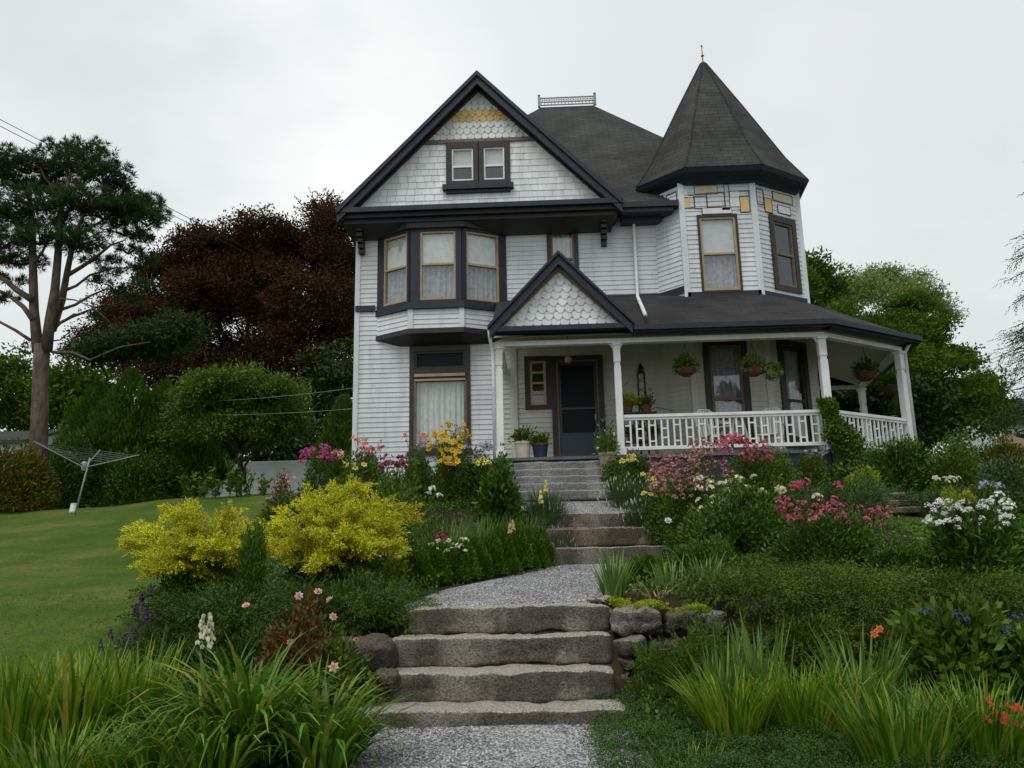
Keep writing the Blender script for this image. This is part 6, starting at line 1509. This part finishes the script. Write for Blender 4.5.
def tree(name, label, cat, px, Y, lobes_px, leaf, nclump, per, cr, ll, lw, trunk=.3, base=None, group=None, pad=.7, dy=3., trunkm='bark_dark', low=-.6, shell=.5, sprig=0):
    c = at(px, 450, Y); c[2] = T(c[0], Y) if base is None else base
    t = thing(name, label, cat, c, group); s = Y/850; lobes = []
    for x, y, rx, ry in lobes_px:
        d = U(-dy, dy)*.4; q = at(x, y, Y+d); lobes.append((q, (rx*s, rx*s*.85, ry*s)))
    cl = Cloud(); C = crown_leaves(cl, lobes, nclump, per, cr, ll, lw, pad, low=low, shell=shell)
    if sprig:
        o_ = C[np.argsort(-C[:, 2]-U(0, 3, len(C)))[:sprig]]; cl.fronds(o_, nrm(rdir(len(o_))*.6+[0, 0, 1.]), U(.4, 1.0, len(o_)), .1, 14, ll, lw, .7)
    cl.build('crown', L[leaf], t)
    mb = MB(); top = np.array([c[0], c[1], c[2]+(max(l[0][2] for l in lobes)-c[2])*.55]); mb.tube([c-[0, 0, .3], (c+top)/2, top], [trunk, trunk*.8, trunk*.5], 8); mb.build('trunk', M[trunkm], t, smooth=True)
    lb = MB()
    for q, r in lobes:
        st = c+(top-c)*U(.45, .95); limb(lb, st, q, trunk*.35, .03)
    idx = RNG.choice(len(C), min(90, len(C)), False)
    for i in idx:
        q, r = lobes[int(np.argmin([np.linalg.norm(C[i]-l[0]) for l in lobes]))]
        limb(lb, q, C[i], .035, .01, k=2, n=4)
    lb.build('limb', M[trunkm], t)
    return t
tree('copper_beech', 'huge copper beech with dark reddish brown foliage behind the lawn', 'beech tree', 260, 38., [(240, 268, 60, 40), (300, 258, 50, 40), (335, 244, 35, 40), (210, 245, 38, 20), (180, 278, 50, 32), (140, 315, 50, 28), (235, 320, 80, 50), (310, 320, 60, 60), (165, 340, 60, 40), (270, 236, 40, 16), (340, 290, 40, 60), (330, 218, 22, 20), (110, 345, 40, 25), (350, 350, 40, 60), (290, 380, 70, 40), (200, 380, 70, 40), (255, 285, 50, 36), (215, 290, 50, 30)], 'beech', 3000, 92, .62, .15, .075, .5, dy=6, pad=.75, sprig=150)
tree('background_tree', 'dark green tree behind the pine trunk at the left edge', 'tree', 10, 50., [(10, 385, 40, 34), (50, 400, 40, 30), (-20, 400, 40, 40), (80, 410, 40, 30), (25, 420, 60, 25), (95, 385, 30, 24), (60, 385, 24, 20)], 'tree', 300, 60, 1., .32, .16, .4, dy=5)
tree('background_tree', 'mid green tree spreading below the pine branches', 'tree', 140, 31., [(150, 345, 50, 16), (180, 330, 26, 14), (120, 350, 40, 14), (95, 355, 30, 10)], 'pine', 170, 60, .55, .22, .06, .2, dy=4)
for i, (px, r, py, Y, lab) in enumerate(((88, .95, 385, 27.5, 'leftmost arborvitae behind the clothes dryer'), (122, 1.15, 372, 27., 'tallest arborvitae in the row, behind the dryer arms'), (156, 1.05, 384, 27.4, 'third arborvitae, against the round tree'), (188, 1., 395, 27.8, 'right arborvitae half hidden by the round tree'), (70, .8, 425, 26.8, 'short arborvitae beside the pine trunk'), (105, .9, 400, 26.5, 'arborvitae in front, between the two tall left ones'), (342, .6, 400, 24.5, 'small conifer tucked against the left house corner'))):
    c = at(px, 500, Y); c[2] = T(c[0], Y); h = at(px, py, Y)[2]-c[2]
    cone_tree('arborvitae', lab, 'arborvitae', c, r*1.15, h, 15000, L['thuja'], .17, .055, group='arborvitae row beyond the lawn' if i < 6 else None)
tree('round_tree', 'small round headed tree above the white van', 'tree', 241, 25., [(240, 400, 58, 26), (205, 405, 38, 24), (275, 408, 36, 24), (240, 430, 55, 18), (200, 430, 34, 14), (285, 418, 24, 16), (225, 385, 40, 14), (270, 392, 30, 12)], 'green', 700, 80, .36, .12, .05, .10, dy=2.5, trunkm='bark_dark')
tree('background_tree', 'shadowy evergreen mass behind the van and round tree', 'tree', 270, 34., [(300, 420, 50, 40), (340, 400, 36, 60), (240, 440, 60, 30), (180, 440, 60, 30), (320, 460, 60, 30)], 'treed', 420, 60, .8, .25, .1, .3, dy=4)
dome('rounded olive bush with reddish top at the left edge of the lawn', 'shrub', -40, 58, 438, 22.5, 16000, .13, .05, 'hedge', name='large_bush', ry=1.6, clumps=90, amp=.15)
dome('green bush hiding the foot of the white neighbouring house', 'shrub', 925, 1010, 436, 26., 9000, .14, .06, 'greend', name='large_bush', clumps=60)
dome('dark green bush between pine trunk and clothes dryer pole', 'shrub', 40, 100, 440, 25.2, 9000, .13, .05, 'greend', name='large_bush', clumps=60)
dome('dark bush closing the gap left of the round tree trunk', 'shrub', 180, 262, 432, 28.5, 12000, .15, .06, 'treed', name='large_bush', clumps=80)
dome('dark hedge shrub behind the dryer, right side', 'shrub', 90, 190, 450, 26., 12000, .13, .05, 'greend', name='large_bush', clumps=70)
t = thing('white_bucket', 'small white upturned bucket at the foot of the clothes dryer', 'bucket', at(73, 512, 20.6)); 
_b = at(73, 514, 20.6); _b[2] = T(_b[0], 20.6); mb = MB(); mb.lathe(_b, [(.09, 0), (.09, .02), (.07, .21), (.08, .22), (.06, .23)], 14); mb.build('body', M['white'], t); t.location = t.location
mb = MB(); mb.tube([_b+[-.09, 0, .05], _b+[-.06, -.10, .02], _b+[.06, -.10, .02], _b+[.09, 0, .05]], .006, 4); mb.build('handle', M['metal'], t)
# right side trees
tree('broadleaf_tree', 'dark green maple behind the right end of the porch', 'tree', 900, 34., [(905, 335, 42, 22), (862, 335, 40, 22), (940, 362, 42, 24), (912, 308, 26, 14), (966, 395, 30, 20), (950, 415, 46, 34), (880, 380, 60, 40), (835, 345, 34, 34), (900, 430, 60, 30), (982, 384, 16, 9)], 'tree', 1100, 80, .6, .17, .085, .4, dy=6, pad=.4)
tree('broadleaf_tree', 'pale green airy tree rising behind the dark maple', 'tree', 880, 44., [(878, 290, 36, 20), (848, 295, 34, 24), (835, 320, 30, 30), (922, 300, 24, 24), (892, 278, 18, 10), (942, 315, 18, 20), (922, 280, 9, 10), (902, 300, 26, 20)], 'treel', 520, 45, .6, .22, .06, .25, dy=5, trunkm='bark')
tree('broadleaf_tree', 'mid green tree top peeping out beside the turret', 'tree', 815, 36., [(812, 275, 14, 22), (825, 290, 18, 22), (800, 300, 20, 40)], 'tree', 160, 60, .55, .22, .1, .25, dy=3)
tree('background_tree', 'dark hedge like trees seen through the porch opening', 'tree', 850, 31., [(840, 400, 50, 40), (790, 400, 40, 40), (900, 410, 50, 40), (870, 440, 60, 30)], 'treed', 420, 60, .6, .22, .1, .3, dy=3)
# sparse spruce at the right edge
def spruce():
    Y = 22.; c = at(1044, 450, Y); c[2] = T(c[0], Y); t = thing('spruce_tree', 'sparse drooping spruce cut off by the right edge', 'spruce tree', c)
    top = at(1048, 150, Y); mb = MB(); mb.tube([c, (c+top)/2, top], [.22, .14, .03], 8); mb.build('trunk', M['bark_dark'], t)
    n = 170; z = .1+.88*U(0, 1, n)**1.35; a = U(0, 6.28, n); B = c+(top-c)*z[:, None]
    D = nrm(np.stack([np.cos(a), np.sin(a), np.full(n, .12)], 1)); ln = (1.05-z)*1.6+.35
    cl = Cloud(); P, T_ = cl.fronds(B, D, ln*U(.7, 1.1, n), .55, 16, .12, .02, .6)
    Pb = P[:, 3:].reshape(-1, 3); Tb = T_[:, 3:].reshape(-1, 3); keep = RNG.random(len(Pb)) < .9; Pb, Tb = Pb[keep], Tb[keep]
    cl.fronds(Pb, nrm(Tb+perp(Tb)*.9+[0, 0, -.3]), .36, .6, 8, .09, .028, .6); cl.build('crown', L['pine'], t)
    lb = MB()
    for i in range(n): lb.tube([B[i]]+[P[i, k] for k in (4, 9, 15)], [.025, .018, .012, .005], 4)
    lb.build('limb', M['bark_dark'], t)
spruce()
# ---------------------------------------------------------------- neighbouring buildings
def gable_house(label, px0, px1, pyr, pye, pyb, Y, depth, wallm, roofm_, name='neighbour_house', win=()):
    a, b = at(px0, pye, Y), at(px1, pye, Y); zr = at((px0+px1)/2, pyr, Y)[2]; ze = a[2]; zb = at(px0, pyb, Y)[2]
    zg = T((a[0]+b[0])/2, Y)-.1; zb = min(zb, zg)
    t = thing(name, label, 'house', ((a[0]+b[0])/2, Y+depth/2, zb))
    fr = Frame((a[0], Y), (b[0], Y)); sk_ = MB(); siding(sk_, fr, 0, fr.L, zb, ze)
    mb = sk_; mb.face([(a[0], Y, zb), (a[0], Y, ze), (a[0], Y+depth/2, zr), (a[0], Y+depth, ze), (a[0], Y+depth, zb)][::-1] and [(a[0], Y, zb), (a[0], Y, ze), (a[0], Y+depth/2, zr), (a[0], Y+depth, ze), (a[0], Y+depth, zb)])
    mb.face([(b[0], Y, zb), (b[0], Y+depth, zb), (b[0], Y+depth, ze), (b[0], Y+depth/2, zr), (b[0], Y, ze)]); mb.face([(a[0], Y+depth, zb), (b[0], Y+depth, zb), (b[0], Y+depth, ze), (a[0], Y+depth, ze)])
    mb.build('wall', M[wallm], t)
    mb = MB(); o = .35
    mb.hexa([(a[0]-o, Y-o, ze-.25), (b[0]+o, Y-o, ze-.25), (b[0]+o, Y+depth/2, zr), (a[0]-o, Y+depth/2, zr)], [(a[0]-o, Y-o, ze-.1), (b[0]+o, Y-o, ze-.1), (b[0]+o, Y+depth/2, zr+.15), (a[0]-o, Y+depth/2, zr+.15)])
    mb.hexa([(a[0]-o, Y+depth/2+.01, zr), (b[0]+o, Y+depth/2+.01, zr), (b[0]+o, Y+depth+o, ze-.25), (a[0]-o, Y+depth+o, ze-.25)], [(a[0]-o, Y+depth/2+.01, zr+.15), (b[0]+o, Y+depth/2+.01, zr+.15), (b[0]+o, Y+depth+o, ze-.1), (a[0]-o, Y+depth+o, ze-.1)])
    mb.build('roof', M[roofm_], t, uv=True)
    for u0, u1, z0, z1 in win:
        m2 = MB(); m2.fbox(fr, u0, u1, ze-z0, ze-z1, 0, .06); w = m2.build('window', M['white'], t); m3 = MB(); m3.fbox(fr, u0+.1, u1-.1, ze-z0+.1, ze-z1-.1, .06, .07); m3.build('pane', M['screen'], w)
    return t
gable_house('white neighbouring house with grey roof beyond the maple', 992, 1080, 392, 421, 445, 44., 5, 'white', 'roof', win=((1.0, 2.0, 1.8, .6), (3., 4., 1.8, .6)))
gable_house('grey roofed garage just visible at the far left', -60, 22, 424, 441, 470, 40., 6, 'siding', 'roof', name='garage', win=((1.0, 2.0, 1.6, .6),))
M['cedar'] = paint('cedar_shingles', (.20, .13, .075), (.13, .09, .055), .8, 6)
_a = at(1006, 448, 17.8); _b = at(1040, 446, 17.8); _g = T(_a[0], 17.8)
t = thing('garden_shed', 'low shed with tan wooden roof at the right edge', 'shed', ((_a[0]+_b[0])/2, 18.2, _g))
mb = MB(); zt = at(1024, 436, 17.8)[2]; mb.hexa([(_a[0]-.1, 17.6, _a[2]-.03), (_b[0], 17.6, _a[2]-.03), (_b[0], 18.8, zt+.1), (_a[0]+.4, 18.8, zt+.1)], [(_a[0]-.1, 17.6, _a[2]+.03), (_b[0], 17.6, _a[2]+.03), (_b[0], 18.8, zt+.16), (_a[0]+.4, 18.8, zt+.16)]); mb.build('roof', M['cedar'], t)
mb = MB(); mb.box(_a[0]+.1, _b[0]-.1, 17.75, 18.7, _g, _a[2]-.04); mb.build('wall', M['brown'], t)
# ---------------------------------------------------------------- wires
def wire(label, a, b, sag=.3, r=.012, group='overhead wires'):
    a, b = np.array(a), np.array(b); pts = []
    for i in range(17):
        s = i/16; p = a+(b-a)*s; p = p-[0, 0, sag*4*s*(1-s)]; pts.append(p)
    mb = MB(); mb.tube(pts, r, 4); o = mb.build('overhead_wire', M['metal'] if False else M['black'], None, (a+b)/2); tag(o, label, 'wire', group)
wire('upper of the two thin wires crossing the sky above the pine', at(-60, 88, 20.), at(330, 292, 28.), .0, .010)
wire('lower of the two thin wires crossing the sky above the pine', at(-60, 95, 20.), at(300, 281, 28.), .0, .010)
M['wiregrey'] = M['metal']
def wire2(label, a, b, sag):
    wire(label, a, b, sag, .010); bpy.context.scene.collection.objects[-1]
for lab, a, b in (('wire running to the house corner above the round tree', at(100, 400, 30.), np.array([-4.44, 19.6, 5.75])), ('lower wire running to the house corner', at(100, 408, 30.), np.array([-4.44, 19.6, 5.25]))):
    pts = [a+(b-a)*i/12-np.array([0, 0, .8*(i/12)*(1-i/12)]) for i in range(13)]
    mb = MB(); mb.tube(pts, .0045, 4); o = mb.build('service_wire', M['metal'], None, (a+b)/2); tag(o, lab, 'wire', 'service wires to the house')
# ---------------------------------------------------------------- camera, light, world
cam = bpy.data.cameras.new('camera'); co = bpy.data.objects.new('camera', cam); COL.objects.link(co); sc.camera = co
cam.sensor_width = 36; cam.lens = F/1024*36; cam.clip_end = 3000; cam.clip_start = .05
from mathutils import Matrix
R_ = Matrix(((_r2[0], _u2[0], -_fw[0]), (_r2[1], _u2[1], -_fw[1]), (_r2[2], _u2[2], -_fw[2])))
co.matrix_world = Matrix.Translation((0, 0, EYE)) @ R_.to_4x4()
SE, SR = math.radians(58), math.radians(150)
sun = bpy.data.lights.new('sun', 'SUN'); sun.energy = 1.15; sun.angle = math.radians(35); sun.color = (1, .97, .92)
so = bpy.data.objects.new('sun', sun); COL.objects.link(so)
# light comes from behind the camera and a little from the left
dvec = Vector((math.cos(SE)*-.45, math.cos(SE)*-.89, math.sin(SE)))
so.rotation_euler = dvec.to_track_quat('Z', 'Y').to_euler()
w = bpy.data.worlds.new('World'); sc.world = w; w.use_nodes = True; nt = w.node_tree
bg = nt.nodes['Background']; bg.inputs['Strength'].default_value = .1
sky = nt.nodes.new('ShaderNodeTexSky'); sky.sky_type = 'NISHITA'; sky.sun_disc = False; sky.sun_elevation = SE; sky.sun_rotation = math.atan2(dvec.x, dvec.y); sky.air_density = 1; sky.dust_density = 3
tc = nt.nodes.new('ShaderNodeTexCoord'); mp = nt.nodes.new('ShaderNodeMapping'); mp.inputs['Scale'].default_value = (1, 1, 1.8); nt.links.new(tc.outputs['Generated'], mp.inputs[0])
nz = nt.nodes.new('ShaderNodeTexNoise'); nz.inputs['Scale'].default_value = 1.6; nz.inputs['Detail'].default_value = 5; nz.inputs['Roughness'].default_value = .5; nt.links.new(mp.outputs[0], nz.inputs['Vector'])
cc = ramp(nt, nz.outputs['Fac'], [(.32, (6.3, 6.8, 6.9)), (.5, (7.3, 7.6, 7.6)), (.64, (8.8, 8.8, 8.7))])
sx = nt.nodes.new('ShaderNodeSeparateXYZ'); nt.links.new(tc.outputs['Generated'], sx.inputs[0])
ma = nt.nodes.new('ShaderNodeMath'); ma.operation = 'MULTIPLY_ADD'; nt.links.new(nz.outputs['Fac'], ma.inputs[0]); ma.inputs[1].default_value = .9; nt.links.new(sx.outputs[0], ma.inputs[2])
cc = mixc(nt, 1., cc, ramp(nt, ma.outputs[0], [(.05, (.93, .94, .94)), (.32, (1.08, 1.08, 1.07)), (.62, (.93, .95, .95)), (.95, (.80, .83, .83))]), 'MULTIPLY')
m = nt.nodes.new('ShaderNodeMix'); m.data_type = 'RGBA'; m.inputs[0].default_value = .93
nt.links.new(sky.outputs[0], m.inputs[6]); nt.links.new(cc, m.inputs[7]); nt.links.new(m.outputs[2], bg.inputs['Color'])
sc.view_settings.view_transform = 'Standard'; sc.view_settings.look = 'None'; sc.view_settings.exposure = .22; sc.view_settings.gamma = 1
sc.cycles.max_bounces = 6; sc.cycles.transparent_max_bounces = 12
